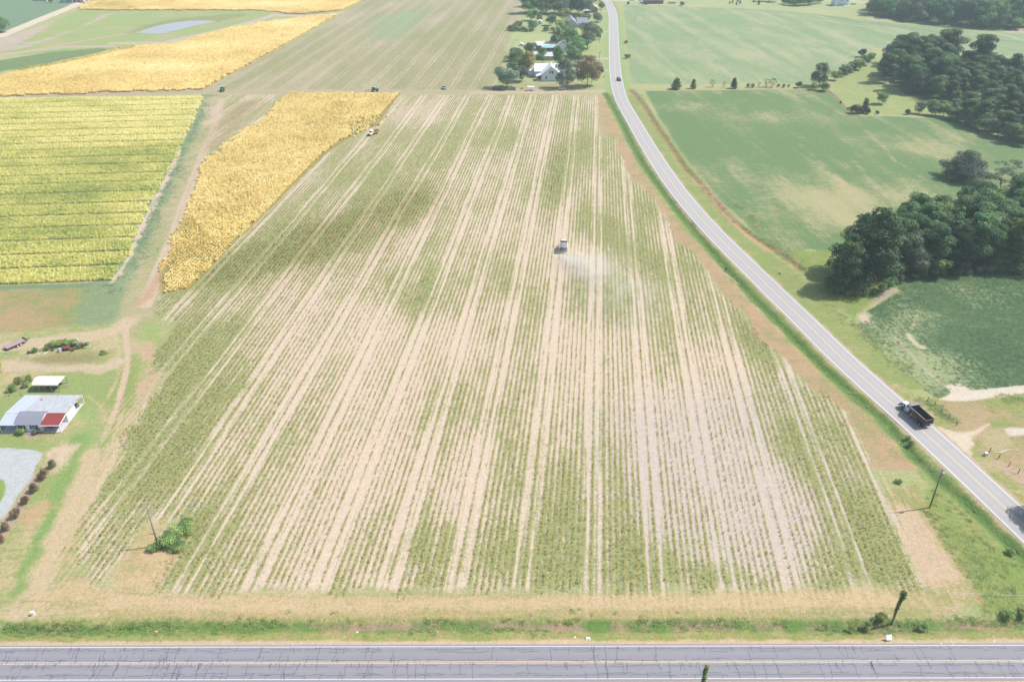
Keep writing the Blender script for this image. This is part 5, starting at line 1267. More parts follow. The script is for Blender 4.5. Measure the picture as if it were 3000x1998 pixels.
car('sedan_car', 'white sedan parked by the track in the shade of the big farmhouse tree', gp_(1646, 263), R(178), (240,242,246), 'sedan', metal=0)
car('sport_utility_vehicle', 'small black car driving on the far part of the curving road', gp_(1813, 237), R(-78), (40,42,52), 'suv')
car('sedan_car', 'blue car on the driveway of the red-brown barn, nearer the road', gp_(1851, 3), R(0), (80,120,170), 'suv', group=None)
car('sedan_car', 'pale blue car on the barn driveway, the one closer to the barn', gp_(1877, 3), R(0), (170,190,220), 'sedan')
car('pickup_truck', 'white pickup beside the distant white house', gp_(2500, 15), R(0), (244,244,246), 'pickup', 'pickup', metal=0)
car('sedan_car', 'red car on the drive left of the far blue-grey house', gp_(2549, 11), R(0), (200,60,50), 'sedan')
car('sedan_car', 'pale blue car at the top left farmstead by the yellow loader', gp_(251, 4), R(10), (190,204,228), 'suv')
# white tank trailer
w_ = gp_(1555, 266); tk = thing('cargo_trailer', 'white box trailer on the grass between the cars and the farmhouse', 'trailer', w_, 0)
MB().prism([(-1, .75), (-1, 2.2), (-.75, 2.45), (.75, 2.45), (1, 2.2), (1, .75)], -2.1, 2.1).build('body', wht2, tk, bevel=.08)
MB().prism([(-.05, .6), (-.05, .7), (.05, .7), (.05, .6)], 2.1, 3.3).build('drawbar', steel, tk)
for s_ in (-1, 1): wheel(tk, 0, s_*.95, .36, .36, .22)
MB().box(-2.15, -2.08, -.85, .85, .85, 2.3).build('rear_door', wht, tk)
w_ = gp_(1529, 264); bx = thing('grill', 'small dark barrel grill on the grass between the cars and the white trailer', 'grill', w_, 0)
MB().tube((-.6, 0, .9), (.6, 0, .9), .35, .35, 12).build('drum', blackp, bx)
for x in (-.45, .45):
    for y in (-.25, .25): MB().tube((x, y, 0), (x, y, .75), .03, .03, 5).build('leg', blackp, bx)

# --- big dump truck
tx0 = G(2637.5, 1199); tx1 = G(2691.8, 1247.9); hd = math.atan2(tx0.y-tx1.y, tx0.x-tx1.x)
uh = Vector((math.cos(hd), math.sin(hd), 0)); uside = Vector((-uh.y, uh.x, 0))          # +side = left of travel
DT = thing('dump_truck', 'black-bodied dump truck with a white cab heading up the curving road', 'dump truck', tuple(tx1-uside*1.22+Vector((0, 0, .03))), hd)
cabw = M('cab_white', (226,232,240), .35, 0, .04, spec=.5); bedm = M('rusty_black_bed', (84,70,72), .7, .2, .25, 2); bedi = M('bed_inside', (70,64,72), .8, .1, .3, 1.5); edge = M('worn_steel_edge', (160,140,138), .6, .3, .2)
# local: rear axle at x=0, front axle at x=7.2; left side y=+1.22
MB().box(-1.1, 8.2, -.45, .45, .75, 1.0).build('chassis', blackp, DT)
MB().prism([(5.9, 1.0), (5.9, 2.05), (8.05, 1.75), (8.25, 1.6), (8.25, 1.0)], -.78, .78, 'y').build('hood', cabw, DT, bevel=.08)
MB().box(8.25, 8.3, -.6, .6, 1.05, 1.6).build('grille', chrome, DT)
MB().box(8.2, 8.5, -1.2, 1.2, .55, .9).build('bumper', blackp, DT, bevel=.04)
for s_ in (-1, 1):
    MB().prism([(6.5, .95), (6.6, 1.35), (7.0, 1.6), (7.6, 1.55), (8.1, 1.2), (8.1, .95), (7.9, .95), (7.7, 1.25), (7.0, 1.35), (6.75, .95)], s_*.78, s_*1.22, 'y').build('fender', blackp, DT)
    MB().box(8.05, 8.2, s_*1.0-.15, s_*1.0+.15, 1.2, 1.4).build('headlight', lamp_w, DT)
    MB().tube((4.6, s_*1.0, 1.6), (4.6, s_*1.0, 3.1), .09, .08, 8).build('exhaust_stack', chrome, DT)
    MB().box(6.15, 6.3, s_*1.35-.14, s_*1.35+.14, 1.9, 2.4).build('mirror', blackp, DT)
    MB().tube((4.9, s_*1.0, .75), (6.2, s_*1.0, .75), .32, .32, 12).build('fuel_tank', chrome, DT)
    MB().box(4.9, 6.3, s_*.85-.3, s_*.85+.3, .45, .52).build('step', chrome, DT)
    wheel(DT, 7.2, s_*1.1, .52, .52, .32, .6)
    for x in (3.55, 2.25): wheel(DT, x, s_*1.1, .42, .42, .3, .72)
    for x in (1.4-.05, 0): wheel(DT, x, s_*1.0, .53, .53, .58, .55)
    MB().box(-.75, -.7, s_*.95-.3, s_*.95+.3, .15, .9).build('mud_flap', blackp, DT)
cabo = MB().frus((4.75, 6.0, -1.0, 1.0), (4.85, 5.75, -.92, .92), 1.0, 2.75).build('cab', cabw, DT, bevel=.07)
MB().frus((5.98, 6.02, -.85, .85), (5.8, 5.84, -.8, .8), 1.95, 2.6).build('windshield', glass, cabo)
for s_ in (-1, 1): MB().box(5.0, 5.75, s_*.97-.02, s_*.97+.02, 1.85, 2.5).build('door_window', glass, cabo)
# bed: open box with ribs
x0, x1, hw_, z0, z1 = -1.35, 4.3, 1.25, 1.25, 2.85
MB().box(x0, x1, -hw_, hw_, z0, z0+.12).build('bed_floor', bedi, DT)
for s_ in (-1, 1):
    MB().box(x0, x1, s_*hw_-.05, s_*hw_+.05, z0, z1-.1).build('bed_side', bedm, DT)
    MB().box(x0, x1, s_*hw_-.09, s_*hw_+.09, z1-.1, z1).build('top_rail', edge, DT)
    MB().box(x0, x1, s_*(hw_+.07)-.05, s_*(hw_+.07)+.05, z0+.05, z0+.25).build('side_rib', bedm, DT)
    for x in (-.9, .2, 1.3, 2.4, 3.5): MB().box(x-.06, x+.06, s_*(hw_+.06)-.06, s_*(hw_+.06)+.06, z0+.2, z1-.1).build('side_rib', bedm, DT)
    MB().path([(1.3, s_*1.42, 1.35), (4.0, s_*1.42, 3.05), (4.6, s_*1.42, 3.25)], .05, 6).build('tarp_arm', chrome, DT)
MB().box(x1-.1, x1, -hw_, hw_, z0, z1+.25).build('bed_front', bedm, DT)
MB().slab([(x1-.1, -1.2, z1+.3), (x1+1.1, -1.2, z1+.36), (x1+1.1, 1.2, z1+.36), (x1-.1, 1.2, z1+.3)], .08).build('cab_guard', M('cab_guard_steel', (150,138,142), .6, .2, .12), DT)
MB().tube((x1-.05, -1.25, z1+.38), (x1-.05, 1.25, z1+.38), .1, .1, 10).build('tarp_roll', M('tarp_roll', (190,192,200), .7), DT)
tgd = MB().box(x0-.08, x0, -hw_, hw_, z0+.05, z1-.05).build('tailgate', bedm, DT)
for k in range(5): MB().box(x0-.15, x0-.06, -hw_, hw_, z0+.15+k*.31, z0+.24+k*.31).build('tailgate_rib', edge if k in (0, 4) else bedm, tgd)
MB().box(-1.4, -1.3, -1.2, 1.2, .8, .95).build('rear_bumper', edge, DT)
for s_ in (-1, 1): MB().box(-1.42, -1.38, s_*.9-.12, s_*.9+.12, .82, .94).build('tail_light', lamp_r, DT)

# --- yellow field truck with grey load, driving away up the rows
a = G(1650, 742); b = G(1652, 712); hd = PI/2-R(4)
FT = thing('farm_truck', 'yellow farm truck with a grey tarp over its bed raising dust in the rows', 'truck', (a.x, a.y+.4, 0), hd)
ylw = M('faded_yellow_paint', (244,214,104), .55, 0, .15, 3); tan = M('tan_cab_paint', (238,190,160), .5, 0, .08); tarp = M('grey_tarp', (146,150,164), .8, 0, .16, 2, bump=.4)
MB().box(-.8, 7.6, -.4, .4, .7, .95).build('chassis', blackp, FT)
MB().prism([(5.9, .9), (5.9, 1.75), (7.3, 1.5), (7.6, 1.3), (7.6, .9)], -.85, .85, 'y').build('hood', tan, FT, bevel=.08)
cabo = MB().frus((4.5, 6.0, -1.05, 1.05), (4.65, 5.75, -.92, .92), .9, 2.6).build('cab', tan, FT, bevel=.1)
MB().box(4.7, 5.7, -.85, .85, 2.6, 2.68).build('cab_roof', cream, cabo)
MB().box(4.46, 4.52, -.8, .8, 1.75, 2.35).build('rear_window', glass, cabo)
for s_ in (-1, 1):
    MB().box(-1.0, 4.1, s_*1.3-.05, s_*1.3+.05, 1.0, 2.5).build('bed_side', ylw, FT)
    for x in (-.9, .1, 1.1, 2.1, 3.1, 4.0): MB().box(x-.06, x+.06, s_*1.36-.05, s_*1.36+.05, .95, 2.65).build('stake', ylw, FT)
    MB().slab([(-1.0, s_*1.28, 2.5), (4.1, s_*1.28, 2.5), (4.1, s_*1.62, 2.3), (-1.0, s_*1.62, 2.3)], .06).build('side_board', ylw, FT)
    MB().box(-1.0, 4.1, s_*1.6-.04, s_*1.6+.04, 1.5, 2.32).build('side_board', cream, FT)
    wheel(FT, 6.5, s_*1.0, .5, .5, .3); wheel(FT, .9, s_*.95, .5, .5, .5)
MB().box(-1.0, 4.1, -1.3, 1.3, .95, 1.05).build('bed_floor', ylw, FT)
MB().box(4.05, 4.15, -1.3, 1.3, 1.0, 2.7).build('bed_front', blackp, FT)
MB().box(-1.08, -1.0, -1.3, 1.3, .95, 2.2).build('tailgate', blackp, FT)
v = []; f = []; nx, ny = 14, 8
for i in range(nx+1):
    for j in range(ny+1):
        X_ = -.95+4.9*i/nx; Y_ = -1.22+2.44*j/ny
        v.append((X_, Y_, 2.35+.35*math.sin(PI*j/ny)**.8*math.sin(PI*min(1, i/nx*1.15+.05))+.09*math.sin(i*2.1+j*1.3)+random.uniform(-.04, .04)))
f = [(i*(ny+1)+j, (i+1)*(ny+1)+j, (i+1)*(ny+1)+j+1, i*(ny+1)+j+1) for i in range(nx) for j in range(ny)]
MB().add(v, f).build('tarp', tarp, FT)
MB().box(4.2, 4.5, -.3, .1, 1.9, 2.2).build('tool_box', M('blue_box', (90,130,200), .5), FT)

# --- cream harvest truck facing the camera, hauling the leaf wagon
g = G(1091, 396); hd = R(-120)
HT = thing('harvest_truck', 'old cream truck facing downhill at the harvested edge of the golden tobacco', 'truck', (g.x, g.y, 0), hd)
crm = M('cream_cab_paint', (250,222,190), .45, 0, .06); redp = M('dull_red_paint', (176,70,60), .6)
MB().box(-4.2, 2.6, -.45, .45, .6, .85).build('chassis', redp, HT)
MB().prism([(1.2, .85), (1.2, 1.7), (2.5, 1.5), (2.8, 1.3), (2.8, .85)], -.85, .85, 'y').build('hood', crm, HT, bevel=.1)
MB().box(2.8, 2.86, -.6, .6, .8, 1.3).build('grille', M('grey_grille', (150,142,152), .5), HT)
for s_ in (-1, 1):
    MB().prism([(1.5, .7), (1.6, 1.15), (2.1, 1.3), (2.7, 1.05), (2.7, .7)], s_*.85, s_*1.15, 'y').build('fender', crm, HT)
    MB().box(2.75, 2.82, s_*.95-.13, s_*.95+.13, .95, 1.15).build('headlight', lamp_w, HT)
    wheel(HT, 2.0, s_*1.0, .48, .48, .28); wheel(HT, -2.6, s_*.95, .5, .5, .45)
MB().box(2.86, 3.0, -1.15, 1.15, .45, .65).build('bumper', blackp, HT)
cabo = MB().frus((0, 1.4, -1.0, 1.0), (.1, 1.1, -.92, .92), .85, 2.35).build('cab', crm, HT, bevel=.08)
MB().frus((1.33, 1.38, -.85, .85), (1.12, 1.17, -.78, .78), 1.6, 2.25).build('windshield', M('dark_windshield', (110,70,66), .2), cabo)
MB().prism([(-1.02, 2.35), (-.7, 2.55), (0, 2.62), (.7, 2.55), (1.02, 2.35)], -.1, 1.45, 'x').build('cab_roof', wht2, cabo)
for s_ in (-1, 1): MB().box(-4.4, -.2, s_*1.2-.04, s_*1.2+.04, 1.0, 1.5).build('rail', M('pale_red_rail', (196,130,112), .7), HT)
MB().box(-4.4, -.2, -1.2, 1.2, .9, 1.0).build('flatbed', M('bed_boards', (150,130,104), .8), HT)
lo = crown_mesh('leaf_load', [(-2.3+i*.8, .1*(-1)**i, 1.6, .75, .95, .6) for i in (-2, -1, 0, 1, 2)], 900, .16, LM['yellow'], 3)
o = bpy.data.objects.new('leaf_load', lo); C.objects.link(o); tag(o, 'heap of cut yellow-green tobacco leaves on the bed of the harvest truck', 'leaf heap'); o.location = HT.location; o.rotation_euler = HT.rotation_euler

# --- tractors
grn = M('tractor_green', (54,134,70), .4, 0, .06); grn_r = M('pale_green_roof', (150,206,176), .5); ylr = M('yellow_rim', (226,200,90), .5)
def tractor(label, px, py, rz, rims, sc=1.0):
    r = thing('tractor', label, 'tractor', gp_(px, py), rz)
    MB().box(-.9, 2.6, -.4, .4, .7, 1.1).build('chassis', blackp, r)
    MB().prism([(.5, 1.0), (.5, 1.95), (2.5, 1.75), (2.8, 1.5), (2.8, 1.0)], -.42, .42, 'y').build('hood', grn, r, bevel=.08)
    MB().box(2.8, 2.86, -.32, .32, 1.05, 1.6).build('grille', blackp, r)
    cb_ = MB().frus((-1.0, .55, -.8, .8), (-.9, .45, -.75, .75), 1.3, 2.75).build('cab', glass, r)
    MB().frus((-1.15, .7, -.92, .92), (-1.0, .5, -.8, .8), 2.75, 2.98).build('cab_roof', grn_r, cb_)
    for x in (-.98, .5):
        for y in (-.79, .79): MB().box(x-.05, x+.05, y-.05, y+.05, 1.3, 2.76).build('pillar', grn, cb_)
    for s_ in (-1, 1):
        wheel(r, -.7, s_*1.05, .92, .92, .5, .55, rims, 'rear_wheel'); wheel(r, 2.1, s_*.9, .6, .6, .36, .55, rims, 'front_wheel')
        MB().prism([(-1.5, 1.2), (-1.3, 1.8), (-.7, 2.02), (-.1, 1.8), (.1, 1.4), (-.1, 1.4), (-.3, 1.7), (-.7, 1.9), (-1.2, 1.7), (-1.4, 1.2)], s_*.8, s_*1.3, 'y').build('fender', grn, r)
    MB().tube((1.6, .3, 1.8), (1.6, .3, 2.6), .05, .05, 8).build('exhaust', blackp, r)
    return r
tr1 = tractor('green tractor with folded sprayer booms facing the camera at the end of the golden field', 652, 268, R(-80), rim)
for s_ in (-1, 1):
    for (p0, p1) in (((-1.6, s_*1.0, 1.6), (-1.6, s_*3.2, 2.6)), ((-1.6, s_*1.0, 1.2), (-1.6, s_*3.2, 2.6)), ((-1.6, s_*1.0, 1.6), (-1.2, s_*2.8, 1.6))): MB().tube(p0, p1, .06, .05, 5).build('boom', steel, tr1)
MB().tube((-2.1, -.6, 1.4), (-2.1, .6, 1.4), .55, .55, 12).build('spray_tank', wht2, tr1)
tr2 = tractor('green tractor seen side-on pulling a red implement along the cross track', 1096, 269, R(3), M('grey_rim', (150,150,170), .5))
imp = thing('cultivator', 'low red cultivator hitched behind the side-on green tractor', 'farm implement', gp_(1080, 269), R(3))
MB().box(-.1, .1, -1.6, 1.6, .7, .85).build('toolbar', redp, imp); MB().box(-1.3, -1.1, -1.6, 1.6, .7, .85).build('toolbar', redp, imp); MB().box(-1.3, 1.2, -.08, .08, .85, .95).build('hitch', redp, imp)
for k in range(7):
    y = -1.5+k*.5; MB().path([(-.05 if k % 2 else -1.2, y, .75), (-.35 if k % 2 else -1.5, y, .5), (-.2 if k % 2 else -1.35, y, .02)], .035, 5).build('tine', blackp, imp)

# --- things behind the shop: flatbed trailer, boat under the carport, scrap row
FTr = thing('flatbed_trailer', 'long flatbed trailer with weathered pinkish deck boards at the left edge', 'trailer', (-143.9, 197.4, 0), math.atan2(200.46-195.97, -143.43+146.28))
deck = M('pinkish_deck_boards', (170,156,158), .8, 0, .14, 4); rust = M('rust_red_frame', (146,80,74), .7, 0, .15)
for k in range(9): MB().box(-2.9, 2.9, -1.1+k*.245, -1.1+k*.245+.225, .82+.008*(k % 2), .88+.008*(k % 2)).build('deck_board', deck, FTr)
for s_ in (-1, 1):
    MB().box(-2.95, 2.95, s_*1.15-.05, s_*1.15+.05, .66, .86).build('side_rail', rust, FTr)
    for x in (-.1, .85): wheel(FTr, x, s_*1.28, .36, .36, .2, .62, wht2)
    MB().prism([(-.5, .72), (-.4, .8), (1.15, .8), (1.25, .72)], s_*1.18, s_*1.4, 'y').build('fender', rust, FTr)
MB().box(2.75, 2.95, -1.1, 1.1, .9, 1.2).build('head_rail', blackp, FTr)
MB().path([(2.9, -.8, .6), (4.3, 0, .55), (2.9, .8, .6)], .06, 6).build('drawbar', blackp, FTr)
BT = thing('boat_trailer', 'dark boat on a galvanised trailer parked beneath the carport', 'boat', (-122.6, 176.0, 0), 0)
MB().prism([(-.75, .7), (-.85, 1.15), (.85, 1.15), (.75, .7), (0, .5)], -2.4, 1.6).build('hull', blackp, BT, bevel=.1)
MB().add([(1.6, -.85, 1.15), (1.6, .85, 1.15), (1.6, .75, .7), (1.6, -.75, .7), (1.6, 0, .5), (3.0, 0, 1.2)], [(0, 1, 5), (1, 2, 5), (2, 4, 5), (4, 3, 5), (3, 0, 5), (0, 3, 4, 2, 1)]).build('bow', blackp, BT)
MB().box(-1.2, .4, -.5, .5, 1.15, 1.5).build('seat', M('grey_seat', (150,156,170), .7), BT); MB().box(-3.0, -2.45, -.2, .2, .8, 1.7).build('motor', blackp, BT)
MB().path([(-2.4, -.8, .5), (2.4, -.8, .5), (4.4, 0, .5), (2.4, .8, .5), (-2.4, .8, .5)], .05, 6).build('frame', steel, BT)
for s_ in (-1, 1): wheel(BT, -.5, s_*.95, .32, .32, .18)
sx = lambda zx, zy: G(0+zx*.12314, 980+zy*.12314)
g = sx(1560, 400); t1 = thing('oil_tank', 'rusty red fuel tank lying in the overgrown scrap row', 'tank', (g.x, g.y+.6, 0), R(5))
MB().tube((-1.0, 0, .75), (1.0, 0, .75), .55, .55, 16).build('shell', rust, t1, smooth=False)
for x in (-.7, .7): MB().box(x-.06, x+.06, -.4, .4, 0, .35).build('saddle', blackp, t1)
g = sx(1410, 430); t2 = thing('water_tank', 'pale blue upright drum in front of the rusty tank', 'drum', (g.x, g.y+.3, 0), .3)
MB().tube((0, 0, .1), (.25, .1, 1.1), .48, .42, 14).build('shell', M('pale_blue_plastic', (190,210,226), .5), t2); MB().tube((0, 0, 0), (.02, .01, .1), .5, .5, 14).build('base', blackp, t2)
for lab, zx, zy in (('white open bin on a post in the scrap row, upper one', 1865, 210), ('white open bin on a post in the scrap row, lower one', 1832, 260)):
    g = sx(zx, zy); q = thing('feed_bin', lab, 'bin', (g.x, g.y-.5, 0), .4); MB().frus((-.3, .3, -.3, .3), (-.4, .4, -.4, .4), 1.0, 1.5).build('bin', wht2, q); MB().tube((0, 0, 0), (0, 0, 1.0), .05, .05, 6).build('post', steel, q); MB().box(-.3, .3, -.3, .3, 1.5, 1.52).build('opening_shade', blackp, q)  # black plate on top stands for the shade inside the bin
g = sx(1880, 340); q = thing('clothes_line_frame', 'pale metal pipe frame leaning over the right end of the scrap row', 'pipe frame', (g.x, g.y, 0), 0)
MB().path([(0, 0, 0), (0, 0, 1.9), (3.2, .9, 2.2)], .05, 6).build('pipe', wht, q); MB().path([(1.5, -.3, .6), (3.6, .6, 1.0)], .06, 6).build('rail', wht, q)
for i, (zx, zy, dx, dy, lab) in enumerate([(860,350,1.4,1.1,'pale board leaning in the scrap row left of the bushes'), (880,485,.9,-.1,'white plank lying at the front left of the scrap row'), (660,525,1.0,.1,'white plank lying alone in front of the scrap row'), (1040,480,.8,1.0,'split pale board at the front of the scrap row'), (110,440,.9,.1,'white slab lying below the flatbed trailer'), (1610,430,.5,-.1,'small white scrap beside the rusty tank')]):
    g = sx(zx, zy); tag(MB().path([(g.x, g.y, .12), (g.x+dx, g.y+dy, .3)], .09, 4).build('board', wht2), lab, 'board')
for i, (zx, zy, h, lf) in enumerate([(1180,330,1.9,'light'), (1300,290,2.0,'light'), (1420,270,2.2,'light'), (1540,260,2.3,'light'), (1680,270,2.2,'light'), (1800,260,2.1,'light'), (1930,280,1.6,'light'), (1140,370,1.3,'broad'), (840,420,1.5,'broad'), (1740,380,1.1,'red'), (1880,330,1.3,'red'), (2010,300,1.2,'red'), (700,450,.9,'grey'), (1260,380,.8,'red'), (980,380,.7,'rust'), (2080,250,1.1,'light')]):
    g = sx(zx, zy); tree('bush', 'weedy bush in the overgrown scrap row behind the yard', g.x, g.y, h, 'bush', lf, .85, 'bushes of the scrap row', 'bush', px=False)
g = G(305, 1036); tree('flower_bed', 'low oval flower bed with red blooms on the yard grass', g.x, g.y, .75, 'bush', 'light', 2.2, None, 'flower bed', px=False)
g = G(300, 1034); tree('flower_bed', 'patch of orange-red flowers in the oval bed', g.x, g.y, .9, 'bush', 'red', .9, None, 'flowers', px=False)
for lab, x, y in (('left trellis post in front of the vines', 29,1160), ('right leaning trellis post beside the carport', 64,1158)):
    g = G(x, y); tag(MB().tube((g.x, g.y, 0), (g.x-.35, g.y, 2.1), .1, .08, 7).build('trellis_post', wood2), lab, 'post')

# ================================================================== HOUSES
def window(parent, x, y, z, w_, h, axis='y', s_=-1):
    """window on a wall facing -Y (axis y) or along X"""
    if axis == 'y': fr = MB().box(x-w_/2, x+w_/2, y+min(0, s_*.06), y+max(0, s_*.06), z, z+h).build('window', trim, parent); MB().box(x-w_/2+.08, x+w_/2-.08, y+min(s_*.05, s_*.1), y+max(s_*.05, s_*.1), z+.08, z+h-.08).build('pane', glass, fr)
    else: fr = MB().box(x+min(0, s_*.06), x+max(0, s_*.06), y-w_/2, y+w_/2, z, z+h).build('window', trim, parent); MB().box(x+min(s_*.05, s_*.1), x+max(s_*.05, s_*.1), y-w_/2+.08, y+w_/2-.08, z+.08, z+h-.08).build('pane', glass, fr)
def gable(parent, x0, x1, y0, y1, h, rise, ridge, wallm, roofm, ov=.35, tag_=''):
    if ridge == 'y':
        xm = (x0+x1)/2; MB().prism([(x0, 0), (x0, h), (xm, h+rise), (x1, h), (x1, 0)], y0, y1, 'y').build('wall', wallm, parent)
        k = rise/(xm-x0)
        for s_ in (-1, 1):
            xe = xm+s_*((x1-x0)/2+ov); ze = h-k*ov
            MB().slab([(xm, y0-ov, h+rise+.05), (xm, y1+ov, h+rise+.05), (xe, y1+ov, ze+.05), (xe, y0-ov, ze+.05)], .12).build('roof', roofm, parent)
    else:
        ym = (y0+y1)/2; MB().prism([(y0, 0), (y0, h), (ym, h+rise), (y1, h), (y1, 0)], x0, x1, 'x').build('wall', wallm, parent)
        k = rise/(ym-y0)
        for s_ in (-1, 1):
            ye = ym+s_*((y1-y0)/2+ov); ze = h-k*ov
            MB().slab([(x0-ov, ym, h+rise+.05), (x1+ov, ym, h+rise+.05), (x1+ov, ye, ze+.05), (x0-ov, ye, ze+.05)], .12).build('roof', roofm, parent)
wroof = M('white_metal_roof', (240,242,248), .5, .1, .03); tealr = M('teal_roof', (140,206,206), .6); tanr = M('tan_roof', (222,214,210), .8, var=.06, scale=6); brick = M('red_brick', (160,104,96), .9, var=.15, scale=8)
tanw = M('tan_wall', (190,184,184), .8); sh2 = M('grey_blue_shingles', (150,156,172), .9, var=.1, scale=8)
F1 = thing('farmhouse', 'white wooden farmhouse with a white metal cross-gable roof by the cross track', 'house', (19.0, 524.0, 0))
gable(F1, 0, 12.2, 0, 12, 4.3, 4.9, 'y', wht, wroof)
gable(F1, -4.2, 17, 9.2, 20, 4.3, 3.6, 'x', wht, wroof)
for x in (5.4, 6.8): window(F1, x, 0, 4.6, 1.0, 1.8)
for x in (3.0, 9.2): window(F1, x, 0, 1.3, 1.0, 1.7)
window(F1, -4.2, 12, 1.2, 1.0, 1.6, 'x', -1)
MB().box(-3.0, 0, .4, 5.2, 0, .5).build('porch_floor', wht, F1); MB().slab([(-3.4, 0, 2.9), (.05, 0, 4.1), (.05, 6.2, 4.1), (-3.4, 6.2, 2.9)], .12).build('porch_roof', wroof, F1)
MB().box(-2.7, -.05, .8, 1.0, .5, 2.9).build('porch_screen', M('dark_screen', (96,80,84), .7), F1)
for x in (-2.9, -.1): MB().box(x-.08, x+.08, .5, .66, .5, 2.95).build('post', trim, F1)
for k in range(7): MB().box(-2.8+k*.42, -2.72+k*.42, .5, .56, .5, 1.3).build('baluster', trim, F1)
MB().box(-2.9, -.1, .48, .58, 1.3, 1.38).build('rail', trim, F1)
gable(F1, -8.0, -4.3, 17, 22, 2.6, 1.2, 'x', wht, wroof)
MB().box(7.8, 8.5, 14.0, 14.7, 6.5, 9.2).build('chimney', wht, F1)
F2 = thing('garage', 'low tan-roofed garage right behind the white farmhouse', 'garage', (G(1560, 178).x, G(1560, 178).y, 0))
gable(F2, 0, 14.5, 0, 8, 3.0, 1.9, 'x', tanw, tanr); window(F2, 3, 0, 1.0, 1.2, 1.2); window(F2, 10.5, 0, 1.0, 1.2, 1.2)
g = G(1588, 153)
F3 = thing('house', 'white house with a teal porch roof hidden among the yard trees', 'house', (g.x, g.y, 0))
MB().slab([(-.5, 0, 2.9), (10.5, 0, 2.9), (10.5, 4.5, 3.7), (-.5, 4.5, 3.7)], .12).build('porch_roof', tealr, F3)
MB().box(4.0, 10.0, .6, 4.4, 0, .3).build('porch_floor', wht, F3)
for x in (0, 3.3, 6.6, 10): MB().box(x-.1, x+.1, .2, .4, 0, 2.95).build('post', trim, F3)
MB().box(-4.5, 12, 4.5, 12, 0, 3.4).build('wall', M('porch_shade_wall', (110,116,130), .6), F3)  # wall coloured dark to stand for the shade under the porch
gable(F3, 10.2, 21, 2, 20, 3.8, 3.6, 'y', wht, tanr); MB().slab([(-5, 4.4, 3.7), (10.2, 4.4, 3.7), (10.2, 11, 5.6), (-5, 11, 5.6)], .12).build('roof', tanr, F3)
window(F3, 13, 2, 1.2, 1.0, 1.5); window(F3, 17, 2, 1.2, 1.0, 1.5)
g = G(1671, 84)
F4 = thing('house', 'house with a grey shingled cross-gable roof in the far yards', 'house', (g.x-2, g.y, 0))
gable(F4, -2, 8, 0, 22, 3.2, 4.2, 'y', tanw, sh2); gable(F4, 8, 17, 6, 16, 3.2, 3.6, 'x', tanw, sh2); window(F4, 1.2, 0, 1.0, 1.1, 1.5); window(F4, 5, 0, 1.0, 1.1, 1.5)
g = G(1722, 38)
F5 = thing('house', 'brick-fronted house showing between the grove and the road bend', 'house', (g.x, g.y, 0))
gable(F5, 0, 9, 0, 14, 4, 3.2, 'y', brick, tanr); window(F5, 2.5, 0, 1.2, 1.2, 1.8); window(F5, 6, 0, 1.2, 1.2, 1.8); MB().slab([(-4.5, -6, 2.5), (3, -6, 2.5), (3, -1, 3.1), (-4.5, -1, 3.1)], .1).build('porch_roof', wroof, F5)
for x in (-4.2, 2.7): MB().box(x-.1, x+.1, -5.8, -5.6, 0, 2.5).build('post', trim, F5)
g = G(1580, 72); F6 = thing('shed', 'small white shed among the bushes of the far yards', 'shed', (g.x-1.6, g.y, 0)); gable(F6, 0, 4, 0, 4, 2.2, 1.3, 'y', wht2, wroof, .2); MB().box(1.4, 2.6, -.06, 0, 0, 1.9).build('door', tanw, F6)
g = G(1528, 135); F7 = thing('garden_dome', 'small white rounded greenhouse at the corner of the mown strip', 'greenhouse', (g.x, g.y, 0))
MB().prism([(2*math.cos(a), 2.1*math.sin(a)) for a in np.linspace(0, PI, 9)], -1.8, 1.8, 'y').build('cover', wht, F7); MB().box(-.5, .5, -1.9, -1.8, 0, 1.7).build('door', tanw, F7)
g = G(1890, 12.5); F8 = thing('barn', 'dark red-brown building at the top edge right of the road', 'building', (g.x, g.y, 0))
mar = M('maroon_shingles', (128,98,108), .9, var=.12, scale=6); gable(F8, 0, 18, 0, 13, 3.2, 4.2, 'x', M('maroon_wall', (120,88,96), .9, var=.1), mar); window(F8, 7, 0, 1.0, 2.2, 1.0); window(F8, 14, 0, 1.0, 1.2, 1.2)
tree('bush', 'dark bush at the left corner of the red-brown building', 1893, 14, 3.4, 'bush', 'oak', 1.0, None, 'bush')
g = G(1969, 12.5); q = thing('storage_tank', 'pinkish silver cylindrical tank lying right of the red-brown building', 'tank', (g.x, g.y, 0), R(2))
MB().tube((-3.6, 0, 1.7), (3.6, 0, 1.7), 1.15, 1.15, 16).build('shell', M('pink_silver', (206,196,206), .4, .3), q, smooth=False)
for x in (-2.4, 2.4): MB().box(x-.2, x+.2, -.9, .9, 0, .8).build('saddle', conc, q)
g = G(2444, 19); F9 = thing('house', 'tall pale two-storey house at the top edge on the far pasture', 'house', (g.x, g.y, 0))
gable(F9, 0, 13.5, 0, 10, 6.2, 2.8, 'x', wht, sh2); MB().box(.5, 13, -.06, -.02, 3.0, 3.12).build('trim_band', trim, F9)
for x in (4, 5.4, 6.8, 9.2, 10.4): window(F9, x, 0, 1.0, .8, 1.5)
for x in (6.6, 11.6): window(F9, x, 0, 4.2, .9, 1.5)
MB().box(8.5, 12.5, -2.6, -.1, 0, .3).build('deck', trim, F9)
g = G(2556, 15); F10 = thing('house', 'pale blue-grey house partly behind the top right wood', 'house', (g.x, g.y, 0)); gable(F10, 0, 18, 0, 10, 5, 3, 'x', M('blue_grey_siding', (190,200,222), .7), sh2)
for x in (4, 9, 14): window(F10, x, 0, 1.2, 1.0, 1.5)
